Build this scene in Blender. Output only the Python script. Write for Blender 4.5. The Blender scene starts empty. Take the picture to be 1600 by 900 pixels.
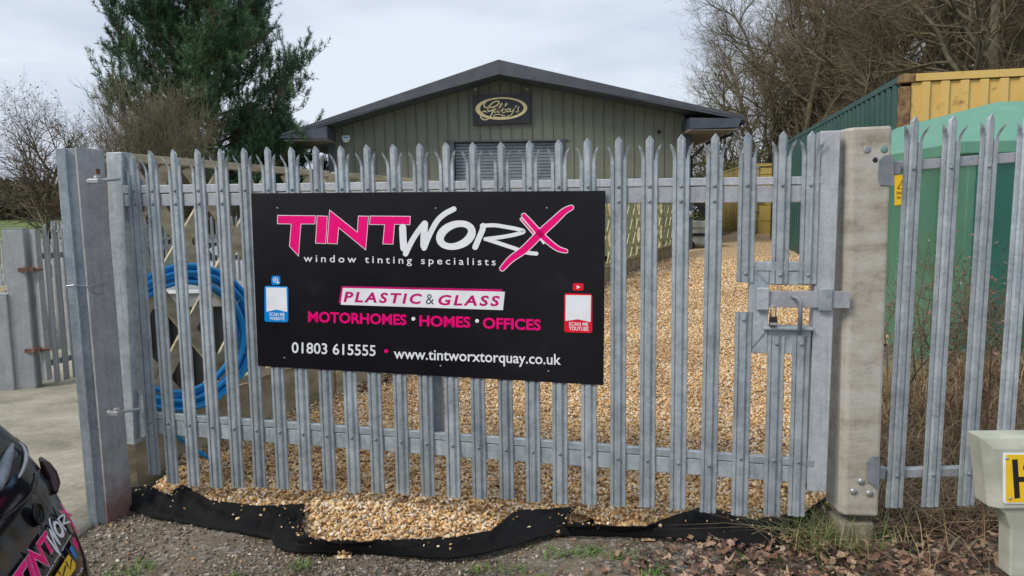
import bpy, math, random
import numpy as np
from mathutils import Vector, Matrix
random.seed(7); rng = np.random.default_rng(7)
PI = math.pi; R_ = math.radians
S = bpy.context.scene; COL = S.collection

# ---------------------------------------------------------------- camera
FP, PIT, ROLL = 1100., .1059, -.0134
_c, _s = math.cos(PIT), math.sin(PIT); _cr, _sr = math.cos(ROLL), math.sin(ROLL)
Fw = np.array([0, _c, -_s]); Up = np.array([0, _s, _c]); Rt = np.array([1., 0, 0])
R2 = Rt*_cr+Up*_sr; U2 = -Rt*_sr+Up*_cr
EYE = np.array([0, 0, 1.6])
def ray(px, py): return Fw+(px-800)/FP*R2-(py-450)/FP*U2
def at(px, py, Y): d = ray(px, py); return EYE+d*Y/d[1]
def gnd(px, py, z=0.): d = ray(px, py); return EYE+d*(z-1.6)/d[2]
cam = bpy.data.cameras.new('camera'); co = bpy.data.objects.new('camera', cam); COL.objects.link(co)
cam.sensor_width = 36; cam.lens = FP/1600*36; cam.clip_end = 3000; cam.clip_start = .05
co.matrix_world = Matrix(((R2[0], U2[0], -Fw[0], 0), (R2[1], U2[1], -Fw[1], 0), (R2[2], U2[2], -Fw[2], 1.6), (0, 0, 0, 1)))
S.camera = co
S.render.resolution_x, S.render.resolution_y = 1024, 576

# ---------------------------------------------------------------- mesh helpers
class MB:
    def __init__(s): s.v = []; s.f = []
    def add(s, vs, fs):
        o = len(s.v); s.v += [tuple(float(q) for q in p) for p in vs]; s.f += [tuple(i+o for i in f) for f in fs]; return s
    def box(s, c, d, M=None):
        x, y, z = [k/2 for k in d]; vs = []
        for p in ((-x,-y,-z),(x,-y,-z),(x,y,-z),(-x,y,-z),(-x,-y,z),(x,-y,z),(x,y,z),(-x,y,z)):
            v = Vector(p)
            if M is not None: v = M @ v
            vs.append(v+Vector(c))
        return s.add(vs, [(0,3,2,1),(4,5,6,7),(0,1,5,4),(1,2,6,5),(2,3,7,6),(3,0,4,7)])
    def bar(s, a, b, w, h, up=(0,0,1)):
        a = Vector(a); b = Vector(b); d = (b-a); L = d.length; d.normalize(); upv = Vector(up)
        sd = d.cross(upv)
        if sd.length < 1e-4: sd = d.cross(Vector((1,0,0)))
        sd.normalize(); u = sd.cross(d)
        M = Matrix((sd, d, u)).transposed()
        return s.box((a+b)/2, (w, L, h), M)
    def prism(s, poly, fn, d0, d1):          # poly in 2D, fn(x, y, depth) gives a point
        n = len(poly); a = sum(poly[i][0]*poly[(i+1) % n][1]-poly[(i+1) % n][0]*poly[i][1] for i in range(n))
        if a < 0: poly = poly[::-1]
        vs = [fn(x, y, d0) for x, y in poly]+[fn(x, y, d1) for x, y in poly]
        return s.add(vs, [tuple(range(n))[::-1], tuple(range(n, 2*n))]+[(i, (i+1) % n, n+(i+1) % n, n+i) for i in range(n)])
    def tube(s, pts, r, k=8, cap=True, closed=False):
        P = [Vector(p) for p in pts]; n = len(P); rr = r if hasattr(r, '__len__') else [r]*n; vs = []; nrm = None
        for i, p in enumerate(P):
            t = (P[(i+1) % n]-P[i-1]) if closed else (P[min(i+1, n-1)]-P[max(i-1, 0)])
            t.normalize()
            if nrm is None:
                nrm = t.cross(Vector((0,0,1)));
                if nrm.length < .05: nrm = t.cross(Vector((1,0,0)))
            nrm = (nrm-t*nrm.dot(t)).normalized(); b = t.cross(nrm)
            for j in range(k):
                a = 2*PI*j/k; vs.append(p+(nrm*math.cos(a)+b*math.sin(a))*rr[i])
        fs = []
        for i in range(n if closed else n-1):
            i2 = (i+1) % n
            for j in range(k): fs.append((i*k+j, i*k+(j+1) % k, i2*k+(j+1) % k, i2*k+j))
        if cap and not closed: fs += [tuple(range(k))[::-1], tuple((n-1)*k+j for j in range(k))]
        return s.add(vs, fs)
    def lathe(s, prof, c, axis=(0,0,1), k=16):   # prof: (radius, height) along axis
        ax = Vector(axis).normalized(); q = Vector((0,0,1)).rotation_difference(ax); vs = []
        for r, h in prof:
            for j in range(k): vs.append(Vector(c)+q @ Vector((r*math.cos(2*PI*j/k), r*math.sin(2*PI*j/k), h)))
        fs = []; n = len(prof)
        for i in range(n-1):
            for j in range(k): fs.append((i*k+j, i*k+(j+1) % k, (i+1)*k+(j+1) % k, (i+1)*k+j))
        fs += [tuple(range(k))[::-1], tuple((n-1)*k+j for j in range(k))]
        return s.add(vs, fs)
    def mesh(s, name, smooth=False):
        m = bpy.data.meshes.new(name); m.from_pydata(s.v, [], s.f); m.validate(); m.update()
        if smooth: m.polygons.foreach_set('use_smooth', [True]*len(m.polygons))
        return m
    def parts(s, name, mat, parent=None, smooth=False, bevel=0):     # one part per loose piece
        par = list(range(len(s.v)))
        def fd(i):
            while par[i] != i: par[i] = par[par[i]]; i = par[i]
            return i
        for f in s.f:
            for i in f[1:]: par[fd(i)] = fd(f[0])
        grp = {}
        for f in s.f: grp.setdefault(fd(f[0]), []).append(f)
        for fs in grp.values():
            ids = sorted({i for f in fs for i in f}); mp_ = {i: k for k, i in enumerate(ids)}; m2 = MB(); m2.v = [s.v[i] for i in ids]; m2.f = [tuple(mp_[i] for i in f) for f in fs]; m2.build(name, mat, parent, smooth, bevel)
    def build(s, name, mat, parent=None, smooth=False, bevel=0):
        return link(name, s.mesh(name, smooth), mat, parent, bevel)
def link(name, me, mat, parent=None, bevel=0):
    o = bpy.data.objects.new(name, me); COL.objects.link(o)
    if mat is not None and not me.materials: me.materials.append(mat)
    if parent is not None: o.parent = parent
    if bevel:
        b = o.modifiers.new('bevel', 'BEVEL'); b.width = bevel; b.segments = 2; b.limit_method = 'ANGLE'; b.angle_limit = R_(40)
    return o
def fast(name, V, F, smooth=False):
    me = bpy.data.meshes.new(name); V = np.asarray(V, dtype=np.float32); F = np.asarray(F, dtype=np.int32)
    me.vertices.add(len(V)); me.vertices.foreach_set('co', V.ravel())
    n, k = F.shape; me.loops.add(n*k); me.loops.foreach_set('vertex_index', F.ravel())
    me.polygons.add(n); me.polygons.foreach_set('loop_start', np.arange(0, n*k, k, dtype=np.int32))
    me.polygons.foreach_set('loop_total', np.full(n, k, dtype=np.int32))
    if smooth: me.polygons.foreach_set('use_smooth', np.ones(n, dtype=bool))
    me.update(calc_edges=True); return me
def tag(o, label=None, cat=None, group=None, kind=None):
    if label: o['label'] = label
    if cat: o['category'] = cat
    if group: o['group'] = group
    if kind: o['kind'] = kind
    return o
def thing(name, label, cat, loc=(0,0,0), rz=0, group=None):
    o = bpy.data.objects.new(name, None); COL.objects.link(o); o.empty_display_size = .1
    o.location = tuple(float(q) for q in loc); o.rotation_euler = (0, 0, rz)
    return tag(o, label, cat, group)
KIDS = {}
def kids(o): return [c for c in bpy.data.objects if c.parent == o]
def copy_tree(o, parent=None):
    c = o.copy(); COL.objects.link(c); c.parent = parent
    for ch in kids(o): copy_tree(ch, c)
    return c

# ---------------------------------------------------------------- materials
def newmat(name):
    m = bpy.data.materials.new(name); m.use_nodes = True; nt = m.node_tree
    return m, nt, nt.nodes['Principled BSDF']
def ramp(nt, stops, inp, mode='LINEAR'):
    r = nt.nodes.new('ShaderNodeValToRGB'); r.color_ramp.interpolation = mode; e = r.color_ramp.elements
    while len(e) < len(stops): e.new(.5)
    for i, (p, c) in enumerate(stops): e[i].position = p; e[i].color = tuple(c)+(1,) if len(c) == 3 else c
    nt.links.new(inp, r.inputs[0]); return r.outputs[0]
def coords(nt, scale=(1,1,1), rnd=True):
    tc = nt.nodes.new('ShaderNodeTexCoord'); mp = nt.nodes.new('ShaderNodeMapping')
    mp.inputs['Scale'].default_value = scale; nt.links.new(tc.outputs['Object'], mp.inputs[0])
    if rnd:
        oi = nt.nodes.new('ShaderNodeObjectInfo'); ml = nt.nodes.new('ShaderNodeMath'); ml.operation = 'MULTIPLY'; ml.inputs[1].default_value = 37.
        nt.links.new(oi.outputs['Random'], ml.inputs[0]); nt.links.new(ml.outputs[0], mp.inputs['Location'])
    return mp.outputs[0]
def noise(nt, vec, scale, detail=4, rough=.55):
    n = nt.nodes.new('ShaderNodeTexNoise'); n.inputs['Scale'].default_value = scale; n.inputs['Detail'].default_value = detail
    n.inputs['Roughness'].default_value = rough; nt.links.new(vec, n.inputs['Vector']); return n.outputs[0]
def mixc(nt, fac, a, b):
    m = nt.nodes.new('ShaderNodeMix'); m.data_type = 'RGBA'
    for sock, v in ((m.inputs[0], fac), (m.inputs[6], a), (m.inputs[7], b)):
        if isinstance(v, (int, float)): sock.default_value = v
        elif isinstance(v, tuple): sock.default_value = v+(1,) if len(v) == 3 else v
        else: nt.links.new(v, sock)
    return m.outputs[2]
def math_(nt, op, a, b=0., clamp=False):
    m = nt.nodes.new('ShaderNodeMath'); m.operation = op; m.use_clamp = clamp
    for i, v in enumerate((a, b)):
        if isinstance(v, (int, float)): m.inputs[i].default_value = v
        else: nt.links.new(v, m.inputs[i])
    return m.outputs[0]
def bump(nt, b, h, strength=.3, dist=.01):
    n = nt.nodes.new('ShaderNodeBump'); n.inputs['Strength'].default_value = strength; n.inputs['Distance'].default_value = dist
    nt.links.new(h, n.inputs['Height']); nt.links.new(n.outputs[0], b.inputs['Normal'])
def nmat(name, c1, c2, scale=5, rough=.7, metal=0., bmp=.2, bscale=None, stretch=(1,1,1), dist=.01, c3=None, p=(.35,.65), rnd=True, spec=.5):
    m, nt, b = newmat(name); v = coords(nt, stretch, rnd); n = noise(nt, v, scale, 6, .6)
    st = [(p[0], c1), (p[1], c2)]
    if c3: st.append((min(1, p[1]+.15), c3))
    nt.links.new(ramp(nt, st, n), b.inputs['Base Color']); b.inputs['Roughness'].default_value = rough; b.inputs['Metallic'].default_value = metal
    b.inputs['Specular IOR Level'].default_value = spec
    if bmp: bump(nt, b, noise(nt, v, bscale or scale*6, 5), bmp, dist)
    return m
def plain(name, c, rough=.5, metal=0., spec=.5):
    return nmat(name, tuple(k*.93 for k in c), tuple(min(1, k*1.07) for k in c), 9, rough, metal, .05, spec=spec)

def galv(name, lo=(.25,.295,.325), hi=(.46,.51,.54), rough=.55, metal=.35, spangle=55, rust=0.):
    m, nt, b = newmat(name); v = coords(nt)
    vo = nt.nodes.new('ShaderNodeTexVoronoi'); vo.inputs['Scale'].default_value = spangle; nt.links.new(v, vo.inputs['Vector'])
    sep = nt.nodes.new('ShaderNodeSeparateColor'); nt.links.new(vo.outputs['Color'], sep.inputs[0])
    n1 = noise(nt, v, 7, 6, .65); mp = coords(nt, (28, 28, 1.6)); n2 = noise(nt, mp, 1.5, 5)
    a = math_(nt, 'MULTIPLY', sep.outputs[0], .16); bb = math_(nt, 'MULTIPLY', n1, .9); cc = math_(nt, 'MULTIPLY', n2, .35)
    t = math_(nt, 'ADD', math_(nt, 'ADD', a, bb), cc)
    mid = tuple((x+y)/2 for x, y in zip(lo, hi))
    col = ramp(nt, [(.5, lo), (.72, mid), (.95, hi)], t)
    # white oxide flecks
    n3 = noise(nt, v, 34, 3, .7); fl = ramp(nt, [(.66, (0,0,0)), (.74, (1,1,1))], n3)
    flf = math_(nt, 'MULTIPLY', fl, .5); col = mixc(nt, flf, col, tuple(min(1, k*1.45) for k in hi))
    if rust:
        tc = nt.nodes.new('ShaderNodeTexCoord'); sx = nt.nodes.new('ShaderNodeSeparateXYZ'); nt.links.new(tc.outputs['Object'], sx.inputs[0])
        r0 = math_(nt, 'SUBTRACT', math_(nt, 'MULTIPLY', noise(nt, v, 6, 6, .7), rust), sx.outputs[2])
        rf = ramp(nt, [(0, (0,0,0)), (.22, (1,1,1))], r0); rf = math_(nt, 'MULTIPLY', rf, .8)
        col = mixc(nt, rf, col, (.16, .055, .035))
    oi = nt.nodes.new('ShaderNodeObjectInfo'); hs = nt.nodes.new('ShaderNodeHueSaturation'); nt.links.new(math_(nt, 'ADD', math_(nt, 'MULTIPLY', oi.outputs['Random'], .26), .88), hs.inputs['Value'])
    st_ = noise(nt, coords(nt, (60, 60, 2.2)), 1.0, 4, .6); col = mixc(nt, math_(nt, 'MULTIPLY', ramp(nt, [(.56, (0,0,0)), (.68, (1,1,1))], st_), .3), col, tuple(k*.55 for k in lo))
    nt.links.new(col, hs.inputs['Color']); col = hs.outputs[0]
    nt.links.new(col, b.inputs['Base Color']); b.inputs['Metallic'].default_value = metal; b.inputs['Roughness'].default_value = rough
    rr = ramp(nt, [(.3, (rough-.1,)*3), (.8, (rough+.2,)*3)], n1); nt.links.new(rr, b.inputs['Roughness'])
    bump(nt, b, t, .25, .002); return m
G_ = galv('galvanised steel')
G_post = galv('weathered galvanised post', (.27,.275,.285), (.41,.415,.425), .6, .25, 60, rust=.55)
G_rail = galv('galvanised rail', (.30,.325,.355), (.46,.485,.515), .55, .3, 80)
G_dark = galv('dull zinc', (.19,.215,.24), (.33,.36,.39), .6, .4, 40)
G_far = galv('aged galvanised steel', (.26,.28,.29), (.38,.40,.41), .65, .15, 60)
ZINC = plain('bright zinc bolt', (.42,.43,.44), .4, .6)
RUST = nmat('rusty steel', (.09,.045,.03), (.22,.12,.08), 20, .85)
CONC = nmat('aged concrete', (.36,.34,.29), (.52,.50,.44), 7, .9, 0, .4, 60, dist=.004)
CONC_Y = nmat('stained concrete board', (.27,.22,.135), (.48,.41,.29), 4, .9, 0, .5, 50, (1,1,2), .005)
CONC_H = nmat('mossy pale concrete', (.33,.35,.28), (.50,.51,.43), 6, .9, 0, .3, 70, dist=.003, c3=(.42,.45,.3))
WOOD = nmat('tanalised timber', (.30,.255,.155), (.56,.49,.33), 3, .8, 0, .3, 20, (1,1,6), .003)
WOOD2 = nmat('green treated batten', (.32,.33,.14), (.50,.50,.27), 3, .8, 0, .3, 20, (1,1,6), .003)
BLACK = plain('black plastic', (.015,.015,.017), .45)
BOARD = nmat('black printed aluminium board', (.006,.0055,.008), (.010,.0095,.0125), 3, .30, 0, .35, 1.3, dist=.03, spec=.28, c3=(.022,.021,.024), p=(.3,.62))
PINK = plain('magenta vinyl', (.84,.002,.19), .4, 0, .2)
PINKD = plain('deep magenta vinyl', (.52,.008,.16), .4, 0, .2)
WHITE = plain('white vinyl', (.78,.81,.85), .4, 0, .2)
BLUEV = plain('blue vinyl', (.0,.24,.68), .4, 0, .2)
REDV = plain('red vinyl', (.72,.01,.03), .4, 0, .2)
GREYV = plain('grey vinyl', (.10,.12,.15), .4)
BLUEP = nmat('blue water pipe', (.004,.24,.62), (.015,.36,.80), 3, .38, 0, .05)
YEL = plain('yellow enamel', (.85,.55,.02), .35)
INK = plain('black ink', (.01,.01,.012), .5)

# ---------------------------------------------------------------- terrain
def sm(t): t = np.clip(t, 0, 1); return t*t*(3-2*t)
def trx(y): return -2.25+(np.asarray(y, float)-4.1)*.4725
def gz(x, y):
    x = np.asarray(x, float); y = np.asarray(y, float)
    yard = .033*np.clip(y-3.5, 0, 24)
    left = -.2*sm((y-4)/3.5)-.08*sm((y-8)/12)
    w = sm((x-trx(y)+.42)/.3); w = np.where(y > 22, sm((x+6)/3), w)
    z = left*(1-w)+yard*w
    return z
def vnoise(x, y, s, seed=0):
    x = np.asarray(x)*s; y = np.asarray(y)*s
    return (np.sin(x*1.7+y*.9+seed)+np.sin(-x*1.1+y*2.3+seed*2.1)+np.sin(x*3.1-y*2.7+seed*.7)*.5+np.sin(x*5.3+y*4.1+seed)*.25)/2.75
def grid(name, xs, ys, zf, mat, keep=None):
    X, Y = np.meshgrid(xs, ys); V = np.stack([X, Y, zf(X, Y)], -1).reshape(-1, 3); nx = len(xs)
    i, j = np.meshgrid(np.arange(nx-1), np.arange(len(ys)-1)); a = (j*nx+i).ravel()
    F = np.stack([a, a+1, a+nx+1, a+nx], 1)
    if keep is not None:
        cc = V[F].mean(1); F = F[keep(cc[:, 0], cc[:, 1])]
    o = link(name, fast(name, V, F, True), mat); return tag(o, kind='structure')

# front edge of the gravel (where the black membrane starts), read along its run
COLS = [((205,768),(203,797)),((235,765),(235,808)),((262,779),(265,814)),((285,764),(300,820)),((330,788),(345,829)),((400,797),(400,837)),
        ((435,796),(425,842)),((478,794),(430,857)),((464,846),(470,866)),((535,856),(540,864)),((600,851),(600,868)),((650,850),(660,873)),
        ((705,848),(706,875)),((768,836),(760,866)),((806,804),(815,851)),((900,799),(868,836)),((876,827),(900,838)),((1010,829),(985,840)),
        ((1055,812),(1060,843)),((1096,799),(1110,846)),((1135,806),(1145,850)),((1175,819),(1195,866)),((1225,812),(1230,848)),
        ((1258,806),(1253,824)),((1292,782),(1287,790))]
EDGE = np.array([gnd(*c[0], .03)[:2] for c in COLS])
_eo = np.argsort(EDGE[:, 0]); EX, EY = EDGE[_eo, 0], EDGE[_eo, 1]
def edgeY(x): return np.interp(x, EX, EY)
def gravz(x, y):        # top of the gravel layer
    d = np.asarray(y)-edgeY(x)
    return gz(x, y)+.012+.06*sm(d/.45)+.012*vnoise(x, y, 3, 2)
def rightX(y): return np.where(y < 3.5, 1.62, np.where(y < 7.6, 1.62+(y-3.5)*.575, 12.))
def isgravel(x, y):
    return (x > trx(y)+.02) & (x < rightX(y)) & (y > edgeY(x)) & (x > -2.12) & ((y < 19.95) | (x > 5.)) & (y < 29)

m, nt, b = newmat('bare earth and grit'); v = coords(nt, rnd=False)
n1 = noise(nt, v, 3.2, 8, .7); n2 = noise(nt, v, 45, 5, .7)
col = ramp(nt, [(.3, (.085,.068,.046)), (.5, (.18,.145,.10)), (.68, (.29,.245,.175))], math_(nt, 'ADD', math_(nt, 'MULTIPLY', n1, .5), math_(nt, 'MULTIPLY', n2, .5)))
vo = nt.nodes.new('ShaderNodeTexVoronoi'); vo.inputs['Scale'].default_value = 55; nt.links.new(v, vo.inputs['Vector'])
sep = nt.nodes.new('ShaderNodeSeparateColor'); nt.links.new(vo.outputs['Color'], sep.inputs[0])
st = ramp(nt, [(0, (.09,.07,.05)), (.5, (.17,.15,.12)), (.85, (.27,.25,.22)), (1, (.42,.40,.37))], sep.outputs[0])
stm = math_(nt, 'MULTIPLY', ramp(nt, [(.42, (0,0,0)), (.55, (1,1,1))], noise(nt, v, 9, 4)), .7); col = mixc(nt, stm, col, st)
gm = ramp(nt, [(.55, (0,0,0)), (.66, (1,1,1))], noise(nt, v, 2.3, 6, .7)); col = mixc(nt, math_(nt, 'MULTIPLY', gm, .6), col, (.105,.11,.045))
sx = nt.nodes.new('ShaderNodeSeparateXYZ'); nt.links.new(v, sx.inputs[0])
far = ramp(nt, [(0, (0,0,0)), (1, (1,1,1))], math_(nt, 'MULTIPLY', math_(nt, 'SUBTRACT', sx.outputs[1], 31.), .12, True))
gr = ramp(nt, [(.35, (.07,.10,.02)), (.65, (.13,.19,.04))], noise(nt, v, .6, 5)); col = mixc(nt, far, col, gr)
nt.links.new(col, b.inputs['Base Color']); b.inputs['Roughness'].default_value = .95
bump(nt, b, math_(nt, 'ADD', n2, vo.outputs['Distance']), .6, .012); EARTH = m

def gravmat(name, base, sc):
    m, nt, b = newmat(name); v = coords(nt, (1,1,1), False)
    vo = nt.nodes.new('ShaderNodeTexVoronoi'); vo.inputs['Scale'].default_value = sc; nt.links.new(v, vo.inputs['Vector'])
    sep = nt.nodes.new('ShaderNodeSeparateColor'); nt.links.new(vo.outputs['Color'], sep.inputs[0])
    c = ramp(nt, STONE, sep.outputs[0]); dk = ramp(nt, [(.35, (1.1,1.1,1.1)), (.8, (.5,.42,.32))], vo.outputs['Distance'])
    mx = nt.nodes.new('ShaderNodeMix'); mx.data_type = 'RGBA'; mx.blend_type = 'MULTIPLY'; mx.inputs[0].default_value = 1
    nt.links.new(c, mx.inputs[6]); nt.links.new(dk, mx.inputs[7]); nt.links.new(mx.outputs[2], b.inputs['Base Color'])
    b.inputs['Roughness'].default_value = .85
    inv = math_(nt, 'SUBTRACT', 1., vo.outputs['Distance']); bump(nt, b, inv, 1., .015); return m
STONE = [(0, (.22,.12,.055)), (.12, (.44,.265,.12)), (.3, (.64,.405,.175)), (.48, (.76,.525,.25)), (.64, (.86,.66,.39)), (.78, (.50,.45,.38)), (.88, (.86,.72,.50)), (1, (.92,.86,.76))]
GRAV = gravmat('golden gravel', None, 42)
def stonemat(name, stops):
    m, nt, b = newmat(name); g = nt.nodes.new('ShaderNodeNewGeometry')
    c = ramp(nt, stops, g.outputs['Random Per Island']); v = coords(nt, rnd=False); n = noise(nt, v, 90, 3)
    pt = ramp(nt, [(.34, (.80,.74,.68)), (.5, (1.04,1.02,1)), (.68, (1.14,1.10,1.04))], noise(nt, v, 1.1, 5, .65)); mp2 = nt.nodes.new('ShaderNodeMix'); mp2.data_type = 'RGBA'; mp2.blend_type = 'MULTIPLY'; mp2.inputs[0].default_value = 1; nt.links.new(c, mp2.inputs[6]); nt.links.new(pt, mp2.inputs[7]); c = mp2.outputs[2]
    k = ramp(nt, [(.3, (.72,.70,.66)), (.7, (1.1,1.1,1.1))], n)
    mx = nt.nodes.new('ShaderNodeMix'); mx.data_type = 'RGBA'; mx.blend_type = 'MULTIPLY'; mx.inputs[0].default_value = 1
    nt.links.new(c, mx.inputs[6]); nt.links.new(k, mx.inputs[7]); nt.links.new(mx.outputs[2], b.inputs['Base Color'])
    b.inputs['Roughness'].default_value = .7; return m
STONE_M = stonemat('flint and quartz pebbles', STONE)
GRIT_M = stonemat('grey and brown grit', [(0, (.08,.06,.045)), (.25, (.17,.14,.105)), (.5, (.28,.24,.19)), (.75, (.42,.39,.34)), (.88, (.38,.24,.12)), (1, (.75,.72,.68))])
m, nt, b = newmat('weathered concrete slab'); v = coords(nt, rnd=False); n1 = noise(nt, v, 1.1, 8, .7); n2 = noise(nt, v, 24, 5)
c = ramp(nt, [(.33, (.17,.155,.115)), (.48, (.33,.305,.235)), (.62, (.47,.44,.35))], math_(nt, 'ADD', math_(nt, 'MULTIPLY', n1, .75), math_(nt, 'MULTIPLY', n2, .25)))
nt.links.new(c, b.inputs['Base Color']); b.inputs['Roughness'].default_value = .9; bump(nt, b, n2, .4, .006); SLAB = m

def lin(*seg):
    out = []
    for a, b_, st in seg: out += list(np.arange(a, b_, st))
    return np.array(sorted(set(np.round(out, 4))))
xs = lin((-1500,-300,300),(-300,-60,60),(-60,-12,6),(-12,-4,.5),(-4,4,.08),(4,14,.5),(14,60,6),(60,300,60),(300,1501,300))
ys = lin((-1500,-200,300),(-200,-10,30),(-10,2,1),(2,5.5,.08),(5.5,24,.4),(24,60,4),(60,300,40),(300,2100,300))
def basez(X, Y):
    near = np.exp(-((X-0)/6)**2-((Y-3)/2)**2)
    z = gz(X, Y)-.02+.012*vnoise(X, Y, 4)*near*1.5
    return z-np.where((X > -2.2) & (Y > edgeY(X)+.05), .02, 0)
grid('ground', xs, ys, basez, EARTH)
grid('gravel_yard', lin((-2.6,5,.07),(5,12,.25)), lin((3.1,8,.07),(8,29.1,.25)), lambda X, Y: np.where(isgravel(X, Y), gravz(X, Y)-.012, gz(X, Y)-.01), GRAV, isgravel)
grid('concrete_apron', lin((-40,-16,2),(-16,-1.9,.25),(-1.9,6,.15)), lin((2.3,12,.15),(12,31,1)), lambda X, Y: gz(X, Y)+.004+.004*vnoise(X, Y, 1.3, 5),
     SLAB, lambda x, y: (x < trx(y)-.03) & (y > 3.46+np.clip((-2.1-x)*-.0, 0, 1)) | ((x < -2.32) & (y > 2.9+.25*(x+2.3)*-0) & (y < 4)))
_ap = bpy.data.objects['concrete_apron']; _m = _ap.modifiers.new('thickness', 'SOLIDIFY'); _m.thickness = .08; _m.offset = -1

# scatter stones
_phi = (1+5**.5)/2
ICO = np.array([(-1,_phi,0),(1,_phi,0),(-1,-_phi,0),(1,-_phi,0),(0,-1,_phi),(0,1,_phi),(0,-1,-_phi),(0,1,-_phi),(_phi,0,-1),(_phi,0,1),(-_phi,0,-1),(-_phi,0,1)])/1.902
ICF = np.array([(0,11,5),(0,5,1),(0,1,7),(0,7,10),(0,10,11),(1,5,9),(5,11,4),(11,10,2),(10,7,6),(7,1,8),(3,9,4),(3,4,2),(3,2,6),(3,6,8),(3,8,9),(4,9,5),(2,4,11),(6,2,10),(8,6,7),(9,8,1)])
def rotm(n):
    q = rng.normal(size=(n, 4)); q /= np.linalg.norm(q, axis=1)[:, None]; w, x, y, z = q.T
    return np.stack([1-2*(y*y+z*z), 2*(x*y-z*w), 2*(x*z+y*w), 2*(x*y+z*w), 1-2*(x*x+z*z), 2*(y*z-x*w), 2*(x*z-y*w), 2*(y*z+x*w), 1-2*(x*x+y*y)], 1).reshape(n, 3, 3)
def stones(name, P, size, mat, label, cat):
    n = len(P); base = ICO[None]*(1+.28*rng.normal(size=(n, 12, 1)).clip(-1.4, 1.4))
    sc = size[:, None]*np.stack([rng.uniform(.75, 1.25, n), rng.uniform(.65, 1.05, n), rng.uniform(.4, .75, n)], 1)
    V = base*sc[:, None, :]; Rm = rotm(n); V = np.einsum('nij,nkj->nki', Rm, V); V[:, :, 2] *= .85; V += P[:, None, :]
    F = (ICF[None]+np.arange(n)[:, None, None]*12).reshape(-1, 3)
    return tag(link(name, fast(name, V.reshape(-1, 3), F), mat), label, cat, kind='stuff')
P = []
for (y0, y1, dens) in ((3.1, 5.0, 4300), (5.0, 7.5, 2600), (7.5, 11, 1600), (11, 16.5, 900)):
    x0, x1 = (-2.2, 2.8) if y1 < 6 else (-1.8, 6) if y1 < 8 else (-.8, 7.5)
    n = int((x1-x0)*(y1-y0)*dens); x = rng.uniform(x0, x1, n); y = rng.uniform(y0, y1, n)
    ok = isgravel(x, y+.01) & (np.abs(x/y) < .8); x, y = x[ok], y[ok]
    P.append(np.stack([x, y, gravz(x, y)-.004+rng.uniform(-.004, .008, len(x)), np.full(len(x), .0102 if y1 < 8 else .0125 if y1 < 12 else .016)], 1))
P = np.concatenate(P); sz = P[:, 3]*rng.uniform(.6, 1.55, len(P))
stones('loose_gravel', P[:, :3], sz, STONE_M, 'golden flint gravel spread over the yard behind and under the gate', 'gravel')
n = 46000; x = rng.uniform(-2.4, 2.6, n); y = rng.uniform(2.2, 3.75, n)
den = np.clip(.75-.3*(x-.2), .1, 1)*(.55+.6*vnoise(x, y, 2.2, 4))
ok = (~isgravel(x, y)) & (rng.random(n) < den) & (y < edgeY(x)+.05); x, y = x[ok], y[ok]
stones('ground_grit', np.stack([x, y, gz(x, y)-.016+.014*vnoise(x, y, 4)], 1), .004+.0105*rng.random(len(x))**3.2, GRIT_M,
       'grey and brown stone chips trodden into the earth before the gate', 'grit')

# ---------------------------------------------------------------- black membrane
def membrane():
    nu, nv = 9, 14; pts = []
    for k in range(len(COLS)-1):
        for i in range(nu):
            t = i/nu; a = np.array(COLS[k][0])*(1-t)+np.array(COLS[k+1][0])*t; b_ = np.array(COLS[k][1])*(1-t)+np.array(COLS[k+1][1])*t
            pts.append((a, b_))
    pts.append(COLS[-1]); V = []
    for i, (a, b_) in enumerate(pts):
        A = gnd(*a, .05); B = gnd(*b_, .0)
        for j in range(nv):
            t = j/(nv-1); p = A*(1-t)+B*t
            wr = .009*abs(math.sin(i*.43+3*t))+.008*abs(math.sin(i*.9+t*7))-.006+.005*math.sin(i*.21-t*8)+rng.normal()*.0016
            p[2] = .010+.062*(1-t)**1.1+math.sin(PI*min(1, t*1.1))*(.006+wr*2.2)
            if j in (0, nv-1): p[:2] += rng.normal(size=2)*.0035
            if j == nv-1: p[2] = .002
            V.append(p)
    n = len(pts); F = [(i*nv+j, i*nv+j+1, (i+1)*nv+j+1, (i+1)*nv+j) for i in range(n-1) for j in range(nv-1)]
    m = fast('landscape_fabric', V, F, True)
    fm, nt, b = newmat('woven black membrane'); v = coords(nt, (1,1,1), False)
    nt.links.new(ramp(nt, [(.4, (.0045,.0048,.0055)), (.75, (.009,.0095,.0105))], noise(nt, v, 8, 5)), b.inputs['Base Color']); b.inputs['Roughness'].default_value = .7; b.inputs['Specular IOR Level'].default_value = .25
    wv = nt.nodes.new('ShaderNodeTexWave'); wv.inputs['Scale'].default_value = 260; nt.links.new(v, wv.inputs['Vector']); bump(nt, b, math_(nt, 'ADD', noise(nt, v, 30, 6, .7), math_(nt, 'MULTIPLY', wv.outputs[1], .15)), .6, .008)
    o = link('landscape_fabric', m, fm); sd = o.modifiers.new('thickness', 'SOLIDIFY'); sd.thickness = .003; sd.offset = 1
    return tag(o, 'rumpled black membrane edging the gravel along the foot of the gate', 'membrane')
membrane()
Ps = []
for _ in range(170):
    k_ = random.randrange(len(COLS)-1); f_ = random.random(); t_ = random.random()**2.2*.75; A = gnd(*(np.array(COLS[k_][0])*(1-f_)+np.array(COLS[k_+1][0])*f_), .05); B = gnd(*(np.array(COLS[k_][1])*(1-f_)+np.array(COLS[k_+1][1])*f_), .0)
    q = A*(1-t_)+B*t_; q[2] = .022+.062*(1-t_)**1.1+math.sin(PI*min(1, t_*1.1))*.010; Ps.append(q)
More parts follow.
